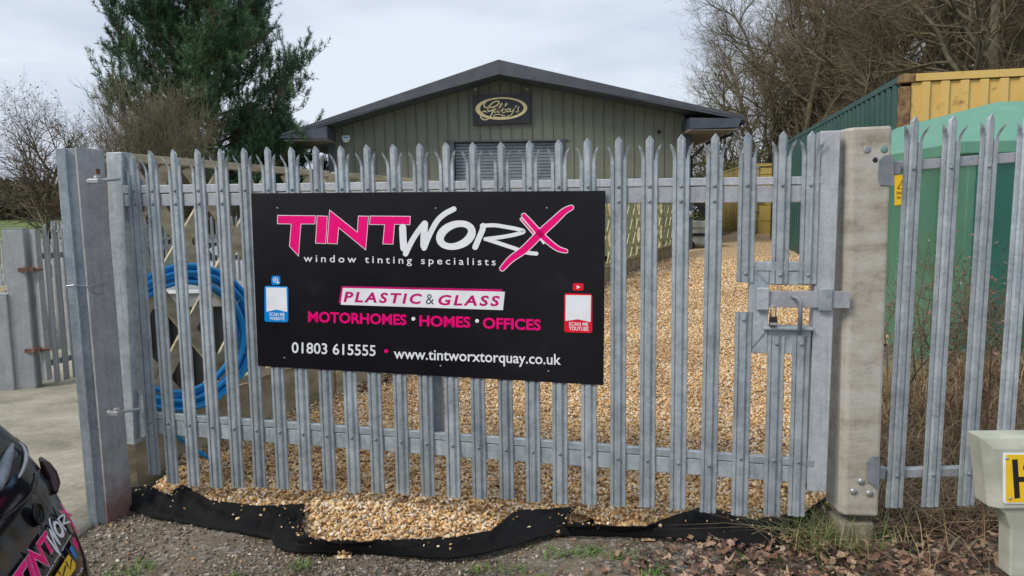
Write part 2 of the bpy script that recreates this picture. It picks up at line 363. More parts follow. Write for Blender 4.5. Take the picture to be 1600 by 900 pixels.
stones('spilled_gravel', np.array(Ps), rng.uniform(.004, .010, len(Ps)), STONE_M, 'odd golden stones spilled onto the black membrane', 'gravel')

# ---------------------------------------------------------------- gate frame of reference
GX, GY, GA, GZB, SP = -1.9265, 3.8067, -.1931, .1401, .1379
gu = np.array([math.cos(GA), math.sin(GA), 0]); gn = np.array([-gu[1], gu[0], 0]); GB = np.array([GX, GY, GZB])
def G2(px, py, off=0.):
    d = ray(px, py); t = ((GB-gn*off-EYE)@gn)/(d@gn); P = EYE+d*t; return ((P-GB)@gu, P[2]-GZB)
def gl(u, v, w): return (u, -w, v)       # gate local: x along, -y to the viewer

def palemesh(H, base=0., top=True, wid=1.):
    mb = MB(); mm = .001*wid
    xsec = [(-38,-2),(-35,4),(-23,4),(-19,-3),(-9,8),(9,8),(19,-3),(23,4),(35,4),(38,-2)]
    th = .0025
    def strip(rows):    # rows: list of list of (x, w, v)
        n = len(rows[0]); m_ = len(rows); vs = []; fs = []
        for r in rows: vs += [(x, -w, v) for x, w, v in r]
        for r in rows: vs += [(x, -(w-th), v) for x, w, v in r]
        o = n*m_
        for i in range(m_-1):
            for j in range(n-1):
                a = i*n+j; fs.append((a, a+1, a+n+1, a+n)); fs.append((o+a, o+a+n, o+a+n+1, o+a+1))
            fs.append((i*n, (i+1)*n, o+(i+1)*n, o+i*n)); fs.append((i*n+n-1, o+i*n+n-1, o+(i+1)*n+n-1, (i+1)*n+n-1))
        for j in range(n-1):
            fs.append((j, o+j, o+j+1, j+1)); a = (m_-1)*n+j; fs.append((a, a+1, o+a+1, o+a))
        mb.add(vs, fs)
    S_ = [(x*mm, w*.001) for x, w in xsec]
    if not top:
        strip([[(x, w, base) for x, w in S_], [(x, w, H) for x, w in S_]]); return mb
    split = H-.112
    strip([[(x, w, base) for x, w in S_], [(x, w, split) for x, w in S_]])
    C = S_[3:7]; hh = H-.022
    strip([[(x, w, split+.0002) for x, w in C], [(x*.98, w, hh) for x, w in C], [(x*.12, w*.8+.004, H) for x, w in C]])
    for sgn, sec in ((-1, S_[0:3]), (1, S_[7:10])):
        rows = []
        for t in (0, .25, .5, .75, 1.):
            v = split+.0002+t*.050; dx = sgn*(.009*t*t+.002*t); dw = .014*t*t
            rows.append([(x+dx, w+dw, v) for x, w in sec])
        out = sec[0] if sgn < 0 else sec[-1]
        rows.append([((x*.3+out[0]*.7)+sgn*.0145, w+.018, split+.068+(.008 if (x == out[0]) else .0)) for x, w in sec])
        strip(rows)
    return mb
PALE = palemesh(1.8).mesh('pale'); PALE.materials.append(G_)
bm_ = MB(); bm_.lathe([(.0085,0),(.0085,.004),(.006,.007),(.002,.008)], (0,0,0), (0,-1,0), 12)
BOLT = bm_.mesh('bolt', True); BOLT.materials.append(G_dark)
def put_bolt(pale, v, x=0.):
    o = link('bolt', BOLT, None, pale); o.location = (x, -.008, v); return o

gate = thing('palisade_gate', 'tall galvanised palisade gate with slide bolt, carrying the black printed board', 'gate', GB, GA)
tops = [207,235,271,308,344.5,381,417.7,455,493,532.5,573,614.5,655.5,696.7,738.7,783,827.5,873,918,967,1015.5,1065,1118]
tY = [243,235.5,233.7,233,232.5,231,229.5,230,228.7,228,226,225.5,224,222.5,222.5,222,219.5,218,216,213.7,212,210,208.7]
bots = [239,271,304,339,372.5,407,442.5,479,516,554,591,630,669.5,709.5,750,792.5,834,875.7,920.7,965.5,1011,1058.7,1106]
bY = [754,755,758.7,760.7,761,761,763,765,767,769,769.5,771,774.5,777,778,779,783.7,786,787.5,790.7,792,795,800]
tops_u = []
def railv(u): return 1.56-.010*u, .335-.026*(u/3.3)*1.3
for i in range(len(tops)):
    if i == 0: ut, ub = -.097, -.095; vt, vb = 1.80, .03
    else: ut, vt = G2(tops[i], tY[i]); ub, vb = G2(bots[i], bY[i])
    p = link('pale', PALE, None, gate); um = (ut+ub)/2; p.location = (ub, -.004, vb)
    p.rotation_euler = (0, math.atan2(ut-ub, 1.8), 0); p.scale = (1, 1, (vt-vb)/1.8); tops_u.append(um)
    put_bolt(p, (1.604-.011*um-vb)/p.scale[2]); put_bolt(p, (.33-.026*um-vb)/p.scale[2])
    if um < .5 or um > 2.45: put_bolt(p, (1.535-.011*um-vb)/p.scale[2])
# short pales above and below the lock opening
def short(u, v0, v1, top):
    o = palemesh(v1-v0, 0, top).build('pale', G_, gate); o.location = (u, -.004, v0); put_bolt(o, .04 if top else v1-v0-.035); put_bolt(o, (1.604-.011*u-v0) if top else .325-.03*u/3.3-v0); return o
short(3.055, 1.13, 1.806, True); short(3.052, .015, .993, False)
short(3.205, 1.125, 1.806, True); short(3.325, 1.125, 1.803, True)
short(3.198, .024, .882, False); short(3.307, .03, .884, False)
# rails: a lipped strip above a box section
def rail_bar(name, u0, v0a, v0b, u1, v1a, v1b, w0, w1, mat=G_rail):
    mb = MB(); mb.add([gl(u0, v0a, w0), gl(u1, v1a, w0), gl(u1, v1b, w0), gl(u0, v0b, w0), gl(u0, v0a, w1), gl(u1, v1a, w1), gl(u1, v1b, w1), gl(u0, v0b, w1)],
                      [(0,1,2,3),(4,7,6,5),(0,4,5,1),(1,5,6,2),(2,6,7,3),(3,7,4,0)]); return mb.build(name, mat, gate, bevel=.003)
rail_bar('rail', -.17, 1.525, 1.588, 3.40, 1.49, 1.566, -.004, -.05)
rail_bar('rail_strip', -.17, 1.593, 1.637, 3.38, 1.570, 1.605, 0, -.03)
rail_bar('rail', -.16, .262, .345, 3.40, .187, .264, -.004, -.05, G_)
rail_bar('rail_strip', -.16, .349, .385, 3.38, .268, .303, 0, -.03, G_)
def stile(u0t, u1t, u0b, u1b, vt, vb, w0, w1, mat):
    mb = MB(); mb.add([gl(u0b, vb, w0), gl(u1b, vb, w0), gl(u1t, vt, w0), gl(u0t, vt, w0), gl(u0b, vb, w1), gl(u1b, vb, w1), gl(u1t, vt, w1), gl(u0t, vt, w1)],
                      [(0,1,2,3),(4,7,6,5),(0,4,5,1),(1,5,6,2),(2,6,7,3),(3,7,4,0)]); return mb.build('stile', mat, gate, bevel=.005)
stile(-.262, -.165, -.312, -.215, 1.815, .19, -.002, -.09, G_)
stile(3.362, 3.445, 3.35, 3.438, 1.803, .15, -.002, -.09, G_rail)
# gussets at the hinge stile
mb = MB(); mb.prism([(-.17,1.44),(-.07,1.50),(-.07,1.66),(-.165,1.80)], lambda x, y, d: gl(x, y, d), -.03, -.036); mb.prism([(-.21,.22),(-.09,.26),(-.09,.39),(-.2,.5)], lambda x, y, d: gl(x, y, d), -.03, -.036); mb.parts('gusset', G_, gate)
mb = MB(); mb.bar(gl(.0, .35, -.06), gl(1.2, .33, -.06), .02, .03); 
# centre upright behind the pales
mb = MB(); uu = G2(676, 600)[0]; mb.box(gl(uu, .9, -.075), (.06, .04, 1.28)); mb.build('centre_upright', G_, gate, bevel=.003)
# lock box
L = lambda px, py: G2(px, py)
mb = MB()
def lb(u0, u1, v0, v1, w0, w1): mb.box(gl((u0+u1)/2, (v0+v1)/2, (w0+w1)/2), (abs(u1-u0), abs(w1-w0), abs(v1-v0)))
lb(3.075, 3.160, .80, 1.21, .0, -.05); lb(3.162, 3.348, 1.118, 1.18, 0, -.05); lb(3.162, 3.348, .80, .92, 0, -.05)
lb(3.10, 3.345, 1.182, 1.225, .004, -.03); lb(3.135, 3.352, .915, .928, .03, -.05)
mb.build('lock_box', G_, gate, bevel=.003)
mb = MB(); mb.bar(gl(3.08, 1.205, .003), gl(3.158, 1.12, .003), .004, .004); mb.bar(gl(3.08, .812, .003), gl(3.158, .915, .003), .004, .004); mb.parts('weld_seam', G_dark, gate)
mb = MB(); lb(3.13, 3.505, 1.016, 1.092, .012, .002); mb.build('slide_bolt', G_rail, gate, bevel=.002)
for a, b2 in ((3.105, 3.16), (3.372, 3.43)):
    mb = MB(); lb(a, b2, 1.003, 1.108, .026, .004); mb.build('bolt_keeper', G_, gate, bevel=.006)
mb = MB(); mb.tube([gl(3.262, 1.067, .01), gl(3.262, 1.067, .045), gl(3.275, 1.067, .052), gl(3.286, 1.05, .055), gl(3.288, 1.03, .055), gl(3.288, .90, .055)], .0095, 12)
mb.build('bolt_handle', G_dark, gate, True)
# hinges
def glw(P): P = np.array(P)-GB; return (P@gu, P@gn, P[2])
for (px, py) in ((150, 283), (181, 645)):
    k_ = np.array(glw(at(px, py, 3.60))); e_ = np.array(glw(at(px+18, py-4, 3.70))); mb = MB(); mb.tube([k_+(-.012, 0, 0), e_+(.05, .03, 0)], .009, 10)
    mb.box(tuple(k_), (.055, .04, .022)); mb.lathe([(.017,-.0),(.017,.014)], tuple(k_+(-.03, 0, 0)), (-1,0,0), 6); mb.lathe([(.017,0),(.017,.026)], tuple(k_+(.008, 0, .0)), (0,0,1), 6)
    mb.build('hinge', ZINC, gate, bevel=.003)

# padlock
pk = thing('padlock', 'small black padlock hanging from the gate slide bolt', 'padlock', GB+gu*3.176+gn*-.035+np.array([0,0,.93]), GA)
mb = MB(); mb.box((0, 0, .024), (.034, .018, .046)); mb.build('lock_body', BLACK, pk, bevel=.004)
mb = MB(); mb.box((0, -.0095, .015), (.030, .002, .012)); mb.build('metal_band', ZINC, pk)
mb = MB(); mb.tube([(-.011, 0, .045), (-.011, 0, .085)]+[(-.011*math.cos(a), 0, .085+.013*math.sin(a)) for a in np.linspace(.3, 2.84, 7)]+[(.011, 0, .085), (.011, 0, .045)], .0035, 8)
mb.build('shackle', ZINC, pk, True)

# ---------------------------------------------------------------- lettering helpers
def textmesh(s, bold=0., shear=0., spacing=1.):
    cu = bpy.data.curves.new('t', 'FONT'); cu.body = s; cu.size = 1; cu.offset = bold; cu.shear = shear; cu.space_character = spacing; cu.resolution_u = 3
    o = bpy.data.objects.new('t', cu); COL.objects.link(o); dg = bpy.context.evaluated_depsgraph_get(); dg.update()
    me = bpy.data.meshes.new_from_object(o.evaluated_get(dg)); bpy.data.objects.remove(o); bpy.data.curves.remove(cu)
    V = np.zeros(len(me.vertices)*3); me.vertices.foreach_get('co', V); V = V.reshape(-1, 3)
    F = [tuple(p.vertices) for p in me.polygons]; bpy.data.meshes.remove(me); return V, F
def put_text(s, fn, p0, p1, h, w, name, mat, parent, bold=0., shear=0., spacing=1., cap=True, lift=None):
    """fit a line of text: p0/p1 = baseline ends (in fn's plane), h = capital/ascender height"""
    V, F = textmesh(s, bold, shear, spacing)
    x0, x1 = V[:, 0].min(), V[:, 0].max(); yh = textmesh('H', bold)[0][:, 1].max()
    p0 = np.array(p0, float); p1 = np.array(p1, float); ax = (p1-p0)/(x1-x0); up = np.array(lift if lift is not None else (0, 1.))*h/yh
    pts = [fn(*(p0+ax*(x-x0)+up*y), w) for x, y, z in V]
    mb = MB(); mb.add(pts, F); return mb.build(name, mat, parent)

def inset(poly, d):
    n = len(poly); a = sum(poly[i][0]*poly[(i+1) % n][1]-poly[(i+1) % n][0]*poly[i][1] for i in range(n)); sg = 1 if a > 0 else -1; out = []
    for i in range(n):
        p0, p1, p2 = [np.array(poly[k % n], float) for k in (i-1, i, i+1)]
        e1 = (p1-p0)/np.linalg.norm(p1-p0); e2 = (p2-p1)/np.linalg.norm(p2-p1)
        n1 = np.array([-e1[1], e1[0]])*sg; n2 = np.array([-e2[1], e2[0]])*sg; m_ = n1+n2; m_ /= max(.35, (m_@n1)); out.append(tuple(p1+m_*d))
    return out
def stroke(pts, w):
    P = [np.array(p, float) for p in pts]; n = len(P); ws = w if hasattr(w, '__len__') else [w]*n; Lf = []; Rg = []
    for i in range(n):
        t = P[min(i+1, n-1)]-P[max(i-1, 0)]; t /= np.linalg.norm(t); nn = np.array([-t[1], t[0]])*ws[i]/2; Lf.append(P[i]+nn); Rg.append(P[i]-nn)
    t0 = (P[0]-P[1]); t0 /= np.linalg.norm(t0); t1 = P[-1]-P[-2]; t1 /= np.linalg.norm(t1)
    return [tuple(q) for q in Lf+[P[-1]+t1*ws[-1]*.3]+Rg[::-1]+[P[0]+t0*ws[0]*.3]]
def stroke_mesh(mb, pts, w, fn, d, closed=False):
    P = [np.array(p, float) for p in pts]; n = len(P); ws = w if hasattr(w, '__len__') else [w]*n; vs = []
    for i in range(n):
        t = (P[(i+1) % n]-P[i-1]) if closed else P[min(i+1, n-1)]-P[max(i-1, 0)]
        t = t/np.linalg.norm(t); nn = np.array([-t[1], t[0]])*ws[i]/2
        vs += [fn(*(P[i]+nn), d), fn(*(P[i]-nn), d)]
    fs = [(2*i, 2*i+1, 2*i+3, 2*i+2) for i in range(n-1)]
    if closed: fs.append((2*n-2, 2*n-1, 1, 0))
    mb.add(vs, fs)
    if not closed:
        for i, j in ((0, 1), (n-1, n-2)):
            t = P[i]-P[j]; t /= np.linalg.norm(t); a0 = math.atan2(t[1], t[0]); k = 6; r = ws[i]/2
            mb.add([fn(*P[i], d)]+[fn(P[i][0]+r*math.cos(a0+PI*(q/k-.5)), P[i][1]+r*math.sin(a0+PI*(q/k-.5)), d) for q in range(k+1)], [(0, q+1, q+2) for q in range(k)])
def c1(*pts): return [(380+x/5.327, 290+y/5.327) for x, y in pts]
def c2(*pts): return [(660+x/5.327, 290+y/5.327) for x, y in pts]
def smooth(pts, n=5):
    P = [np.array(p, float) for p in pts]; out = []
    for i in range(len(P)-1):
        a, b_, c_, d = P[max(i-1, 0)], P[i], P[i+1], P[min(i+2, len(P)-1)]
        for k in range(n):
            t = k/n; out.append(tuple(.5*((2*b_)+(-a+c_)*t+(2*a-5*b_+4*c_-d)*t*t+(-a+3*b_-3*c_+d)*t**3)))
    return out+[tuple(P[-1])]
def logo(fn, parent, w0, dw):
    polys = [c1((285,245),(605,248),(600,322),(484,322),(463,592),(383,505),(398,322),(283,320)), c1((614,248),(704,252),(690,485),(600,482)),
             c1((718,198),(948,382),(957,250),(1047,252),(1022,540),(798,355),(786,487),(697,484)), c1((1055,250),(1395,253),(1390,328),(1262,325),(1250,490),(1160,488),(1175,328),(1050,326))]
    a = MB(); b_ = MB()
    for p in polys: q1 = MB(); q1.prism(p, fn, w0+dw*.4, w0+dw); q1.build('letter_outline', WHITE, parent); q2 = MB(); q2.prism(inset(p, .9), fn, w0+dw*1.2, w0+dw*1.9); q2.build('logo_letter', PINK, parent)
    x1 = smooth(c2((1240,182),(1180,215),(1100,290),(980,400),(850,530),(740,610),(665,690))); x2 = smooth(c2((845,250),(900,310),(980,400),(1060,475),(1130,525),(1195,545)))
    x3 = smooth(c2((825,280),(870,330),(925,395))); x4 = smooth(c2((980,440),(1010,480)))
    def wid(n, a_, b2, c_): return [a_+(b2-a_)*math.sin(PI*i/(n-1))+(c_-a_)*i/(n-1) for i in range(n)]
    for x, ww in ((x1, wid(len(x1), 6.5, 11, 7)), (x2, wid(len(x2), 6.5, 9, 5))):
        stroke_mesh(a, x, [q+2.4 for q in ww], fn, w0+dw*3.1 if x is x1 else w0+dw*2.9)
        stroke_mesh(b_, x, ww, fn, w0+dw*3.5)
    stroke_mesh(a, x3, 5.5, fn, w0+dw*2.7); stroke_mesh(b_, x3, 2.2, fn, w0+dw*2.8); stroke_mesh(a, x4, 3, fn, w0+dw*2.7)
    a.build('letter_outline', WHITE, parent); b_.build('logo_letter', PINK, parent)
    c_ = MB(); k = 2.0
    for q, ww in ((c1((1328,348),(1332,440),(1338,520)), 11), (c1((1352,568),(1400,470),(1450,390),(1500,325)), 8.5), (c1((1512,318),(1505,420),(1503,500)), 10.5), (c2((15,520),(60,410),(120,300),(180,240),(262,195)), 8.5),
                  (c2((505,335),(500,370),(470,440),(440,512)), 9), (c2((495,335),(600,330),(700,345),(790,362),(845,382),(780,405),(680,425),(590,437),(525,445)), 6.2), (c2((540,448),(640,480),(760,520),(860,555),(950,566)), [6.5]*3+[5.5]*2)):
        qs = smooth(q); w_ = ww if not isinstance(ww, list) else [6.2]*len(qs); stroke_mesh(c_, qs, w_, fn, w0+dw*(k)); k += .06
    el = []
    for i in range(30):
        t = 2*PI*i/30; x, y = 138*math.cos(t), 88*math.sin(t); ca, sa = math.cos(-.36), math.sin(-.36); el.append((280+x*ca-y*sa, 412+x*sa+y*ca))
    stroke_mesh(c_, c2(*el), [11.5+1.5*math.sin(2*PI*i/15) for i in range(30)], fn, w0+dw*2.45, closed=True)
    c_.build('brush_letters', WHITE, parent)

# ---------------------------------------------------------------- the board on the gate
BW = .017
board = thing('advertising_board', 'large black board with pink and white tinting advert fixed to the palisade gate', 'sign board', GB, GA)
cor = [G2(392, 301.6, BW), G2(403, 572, BW), G2(943, 602, BW), G2(946, 298, BW)]
mb = MB(); mb.prism(cor, lambda u, v, d: gl(u, v, d), BW-.004, BW); mb.build('panel', BOARD, board, bevel=.001)
def bf(px, py, w): u, v = G2(px, py, BW); return gl(u, v, BW+w)
def uv(px, py): return bf(px, py, 0)
logo(bf, board, .0006, .0006)
def btext(s, x0, y0, x1, y1, h, name, mat, w=.0012, **k):
    V = put_text(s, bf, (x0, y0), (x1, y1), h, w, name, mat, board, lift=(0, -1.), **k); return V
btext('window tinting specialists', 474.5, 408.8, 774.5, 414.6, 11, 'slogan_lettering', WHITE, spacing=1.45, bold=.006)
mb = MB(); mb.prism([(534,447),(785,452),(784,458),(540,456),(537,474),(529,473)], bf, .0006, .0012); mb.build('banner_edge', PINKD, board)
mb = MB(); mb.prism([(536,449.8),(789,455.8),(786,484.5),(532.5,476)], bf, .0013, .0019); mb.build('banner', WHITE, board)
btext('PLASTIC', 537, 471, 659.5, 474.5, 15.5, 'banner_lettering', PINKD, .0024, bold=.03, shear=.18, spacing=1.3)
btext('&', 665.5, 475, 678.5, 475.3, 16, 'ampersand', GREYV, .0024)
btext('GLASS', 685, 476, 781, 477.8, 15.5, 'banner_lettering', PINKD, .0024, bold=.03, shear=.18, spacing=1.3)
btext('MOTORHOMES', 481.5, 502.5, 635, 507.5, 16, 'services_lettering', PINK, bold=.028)
btext('HOMES', 655.5, 508.8, 735, 511.3, 16.3, 'services_lettering', PINK, bold=.028)
btext('OFFICES', 754.5, 512.5, 845, 515.6, 16.5, 'services_lettering', PINK, bold=.028)
btext('01803 615555', 456, 551, 587, 556, 16.5, 'phone_number', WHITE, bold=.012)
btext('www.tintworxtorquay.co.uk', 615.5, 560, 876.5, 569.8, 16.5, 'web_address', WHITE, bold=.012)
def disc(mb, px, py, r, w0, w1, k=14): mb.prism([(px+r*math.cos(2*PI*i/k), py+r*math.sin(2*PI*i/k)) for i in range(k)], bf, w0, w1)
mb = MB(); disc(mb, 646, 498, 3, .0006, .0012); disc(mb, 745.5, 501.3, 3, .0006, .0012); mb.parts('bullet_dot', WHITE, board)
mb = MB(); disc(mb, 603.5, 548.5, 3, .0006, .0012); mb.build('bullet_dot', PINK, board)
for (px, py) in ((433.5, 325), (681, 325.5), (854.5, 325), (444.5, 559), (688.5, 571.5), (857, 580)):
    mb = MB(); p = bf(px, py, 0); mb.lathe([(.0045,0),(.004,.002),(.002,.003)], p, (0,-1,0), 10); mb.build('screw', ZINC, board, True)
def rrect(x0, y0, x1, y1, r, sk=0.):
    pts = []
    for cx, cy, a0 in ((x1-r, y0+r, -90), (x1-r, y1-r, 0), (x0+r, y1-r, 90), (x0+r, y0+r, 180)):
        for i in range(5): a = R_(a0+i*22.5); pts.append((cx+r*math.cos(a), cy+r*math.sin(a)+sk*(cx-x0)))
    return pts
mb = MB(); mb.prism(rrect(413.5, 446.5, 450.5, 502.5, 3, .03), bf, .0006, .0012); mb.prism(rrect(424.3, 431, 438, 445, 3), bf, .0006, .0012); mb.parts('scan_tag', BLUEV, board)
mb = MB(); mb.prism([(416,449),(448,449.5),(449,487.5),(432.5,483.5),(416.8,487)], bf, .0013, .0018); mb.build('tag_panel', WHITE, board)
mb = MB(); ring = [(430.7+3.8*math.cos(2*PI*i/14), 437.3+3.8*math.sin(2*PI*i/14)) for i in range(14)]; stroke_mesh(mb, ring, .9, bf, .0015, True)
stroke_mesh(mb, [(427,437.3),(434.4,437.3)], .8, bf, .0016); stroke_mesh(mb, [(430.7,433.6),(430.7,441)], .8, bf, .0017); mb.prism([(432.5,438.5),(437,441.5),(434.3,443.8)], bf, .0013, .0018); mb.build('tag_icon', WHITE, board)
btext('SCAN ME', 421, 493.2, 445, 494, 5, 'tag_lettering', WHITE, .0015, bold=.01); btext('WEBSITE', 421.5, 499.6, 445, 500.3, 4.8, 'tag_lettering', WHITE, .0015, bold=.01)
mb = MB(); mb.prism(rrect(881.5, 458, 925.5, 519, 4, .03), bf, .0006, .0012); mb.prism(rrect(895, 442.5, 912, 454, 3), bf, .0006, .0012); mb.parts('scan_tag', REDV, board)
mb = MB(); mb.prism([(884,461),(923.5,461.5),(922.8,503),(903,498.8),(883.5,501.5)], bf, .0013, .0018); mb.build('tag_panel', WHITE, board)
mb = MB(); mb.prism([(901.3,445.6),(901.3,451.4),(906.6,448.5)], bf, .0013, .0018); mb.build('tag_icon', WHITE, board)
btext('SCAN ME', 889, 508.6, 919, 509.6, 5.6, 'tag_lettering', WHITE, .0015, bold=.015); btext('YOUTUBE', 889, 515.8, 919.5, 516.8, 5.8, 'tag_lettering', WHITE, .0015, bold=.015)

# ---------------------------------------------------------------- gate posts
FOOT = nmat('earth stained concrete', (.15,.14,.095), (.30,.28,.21), 9, .95, 0, .5, 60, dist=.004)
lp = thing('gate_post', 'tall grey steel hinge post with rust at its foot, left end of the gate', 'post', (-2.171, 3.613, -.03))
def postsec(poly, H, lean): 
    mb = MB(); mb.prism(poly, lambda x, y, d: (x+lean[0]*d, y+lean[1]*d, d), 0, H); return mb
lean = (-.008, .0)
postsec([(-.092,-.030),(-.050,-.016),(-.052,-.004),(-.012,.008),(-.010,.11),(-.09,.10)], 1.985, lean).build('channel', G_, lp, bevel=.003)
postsec([(-.012,-.004),(.0,-.008),(.050,.145),(.038,.150)], 1.99, lean).build('web_plate', G_post, lp, bevel=.002)
postsec([(-.056,-.026),(-.048,-.024),(-.047,-.012),(-.055,-.014)], 1.985, lean).build('rib', G_, lp)
mb = MB(); q = at(153, 268, 3.655); mb.box((q[0]+2.171, q[1]-3.613, q[2]+.03), (.024, .004, .028), Matrix.Rotation(1.28, 3, 'Z')); mb.build('bolt_hole', RUST, lp)
mb = MB(); zz = 1.29; mb.tube([(-.108,-.03,zz),(-.066,-.034,zz+.005),(-.02,.0,zz-.004),(-.012,-.014,zz-.008),(.016,.05,zz-.0),(.028,.108,zz+.002)], .0025, 6); mb.tube([(-.015,-.015,zz-.006),(.010,.03,zz-.05),(.022,.085,zz-.045)], .0018, 6); mb.parts('tie_wire', ZINC, lp)

rp = thing('gate_post', 'pale weathered concrete coloured post with three bolts, right end of the gate', 'post', (1.60, 3.27, .02))
mb = MB(); X = lambda px, py, Y: at(px, py, Y)
PF = 3.16
a, b_, c_, d = at(1333, 199, PF), at(1394, 196, PF), at(1372, 808, PF), at(1320, 806, PF)
def rel(p, o=(1.60, 3.27, .02)): return (p[0]-o[0], p[1]-o[1], p[2]-o[2])
prof = [(0, 0), (1, 0), (1.07, .03), (1.07, .17), (-.11, .17), (-.11, .03)]
lo_, hi_ = [], []
for fx, fy in prof:
    p = d+(c_-d)*fx; p = p+np.array([0, fy, 0]); lo_.append(rel(p)); p = a+(b_-a)*fx; p = p+np.array([0, fy, 0]); hi_.append(rel(p))
n = len(prof); mb.add(lo_+hi_, [tuple(range(n))[::-1], tuple(range(n, 2*n))]+[(i, (i+1) % n, n+(i+1) % n, n+i) for i in range(n)])
m, nt, b = newmat('stained post'); v = coords(nt, rnd=False); mpv = coords(nt, (5, 5, 22), False); n1 = noise(nt, mpv, 1.0, 3, .5); n2 = noise(nt, v, 7, 7, .75)
c = ramp(nt, [(.34, (.26,.23,.175)), (.47, (.40,.375,.315)), (.58, (.47,.455,.41)), (.7, (.42,.42,.44))], math_(nt, 'ADD', math_(nt, 'MULTIPLY', n1, .38), math_(nt, 'MULTIPLY', n2, .62)))
n3 = noise(nt, coords(nt, (1,1,.5), False), 16, 5, .7); c = mixc(nt, math_(nt, 'MULTIPLY', ramp(nt, [(.6, (0,0,0)), (.72, (1,1,1))], n3), .45), c, (.30,.31,.36))
nt.links.new(c, b.inputs['Base Color']); b.inputs['Roughness'].default_value = .85; bump(nt, b, math_(nt, 'ADD', n1, noise(nt, v, 70, 4, .7)), .5, .005); STAIN = m
mb.build('shaft', STAIN, rp, bevel=.012)
def rbolt(px, py, Y, r, mat, name='bolt', out=.008):
    mb = MB(); mb.lathe([(r, 0), (r, out*.5), (r*.75, out), (r*.2, out*1.1)], rel(at(px, py, Y)), (0,-1,0), 14); return mb.build(name, mat, rp, True)
COPPER = plain('verdigris cap', (.16,.27,.26), .6)
rbolt(1355, 234, PF, .017, G_dark, out=.003); rbolt(1381.5, 233, PF, .017, COPPER, out=.004); rbolt(1367.5, 250, PF, .012, BLACK, 'hole', .001)
for q in ((1344.5, 751.5), (1332.5, 767), (1357.5, 770)): rbolt(*q, PF+.002, .0165, ZINC, out=.012)
mb = MB(); pts = [(1374,250),(1382,243),(1395,242),(1397,290),(1375,289),(1372,280)]
mb.prism(pts, lambda px, py, dd: rel(at(px, py, PF-.003)-np.array([0, dd, 0])), 0, .003); pts = [(1354,722),(1360,714),(1374,713),(1373,768),(1362,757),(1354,752)]
mb.prism(pts, lambda px, py, dd: rel(at(px, py, PF-.003)-np.array([0, dd, 0])), 0, .003); mb.parts('grey_paint_patch', G_dark, rp)
mb = MB(); e = rel(at(1338, 828, PF+.03)); mb.box((e[0]+.005, e[1]+.07, e[2]-.035), (.155, .15, .14)); mb.build('concrete_foot', FOOT, rp, bevel=.01)

# ---------------------------------------------------------------- right hand fence
def Yfor(pt, pb, H):
    lo, hi = 1., 12.
    for _ in range(40):
        mid = (lo+hi)/2
        if at(*pt, mid)[2]-at(*pb, mid)[2] < H: lo = mid
        else: hi = mid
    return lo
FP_ = [((1428,183),(1397,792)),((1490,180),(1452,791)),((1550,176.5),(1509,791))]
ys_ = [Yfor(a, b_, 1.8) for a, b_ in FP_]; FY = sum(ys_)/3
xb = [at(*b_, FY)[0] for a, b_ in FP_]; xt = [at(*a, FY)[0] for a, b_ in FP_]; zb_ = at(1452, 791, FY)[2]
fo = (xb[0], FY, zb_); stepx = (xb[2]-xb[0])/2; lt = sum(t-q for t, q in zip(xt, xb))/3
rf = thing('palisade_fence', 'galvanised palisade fence running right from the pale gate post', 'fence', fo)
for i in range(9):
    p = link('pale', PALE, None, rf); p.location = (i*stepx+rng.normal()*.003, 0, rng.normal()*.002); p.rotation_euler = (0, lt/1.8, 0); p.scale = (1.06, 1, 1.)
    put_bolt(p, at(1424, 262, FY)[2]-zb_); put_bolt(p, at(1400, 741, FY)[2]-zb_)
for (pa, pb, mat, hh) in (((1375,262),(1600,245), G_rail, .045), ((1360,739),(1600,733), G_rail, .042)):
    A = at(*pa, FY+.03); B = at(*pb, FY+.03); dr = (B-A)/(B[0]-A[0]); B = A+dr*1.9
    mb = MB(); mb.bar(np.array(rel(A, fo)), np.array(rel(B, fo)), .04, hh); mb.build('rail', mat, rf, bevel=.003)
for (px, py) in ((1397, 263), (1374, 738)):
    mb = MB(); q = rel(at(px, py, FY+.0), fo); mb.box((q[0]-.02, q[1]-.0, q[2]), (.085, .03, .06)); mb.build('bracket', G_dark, rf, bevel=.004)

# ---------------------------------------------------------------- hydrant marker post
hy = thing('hydrant_marker', 'stubby concrete marker post with yellow H plate beside the palisade fence', 'marker post', (2.03, 2.62, .02), -.06)
HP = 2.5
def hrel(px, py, Y=HP): p = at(px, py, Y); M = Matrix.Rotation(.06, 3, 'Z'); return M @ Vector((p[0]-2.03, p[1]-2.62, p[2]-.02))
def hf(px, py, dd): v = hrel(px, py); return (v[0], v[1]-dd, v[2])
mb = MB(); face = [(1553,702),(1748,702),(1730,792),(1568,796)]; outer = [(1536,685),(1765,683),(1745,800),(1548,795)]
v0 = [hf(*p, .0) for p in face]; v1 = [hf(*p, -.018) for p in outer]; v2 = [hf(*p, -.10) for p in outer]
mb.add(v0+v1+v2, [(3,2,1,0)]+[(i, (i+1) % 4, 4+(i+1) % 4, 4+i) for i in range(4)]+[(4+i, 4+(i+1) % 4, 8+(i+1) % 4, 8+i) for i in range(4)]+[(8,9,10,11)])
mb.build('head', CONC_H, hy, bevel=.006)
mb = MB(); mb.prism([(1556,790),(1740,790),(1722,806),(1708,830),(1706,905),(1582,905),(1583,830),(1576,808)], hf, -.09, -.014); mb.build('stem', CONC_H, hy, bevel=.006)
mb = MB(); mb.prism(rrect(1566, 707, 1736, 786, 4), hf, .002, .005); mb.build('plate', WHITE, hy)
mb = MB(); mb.prism(rrect(1570, 709.5, 1733, 784, 3), hf, .0052, .0062); mb.build('plate_face', YEL, hy)
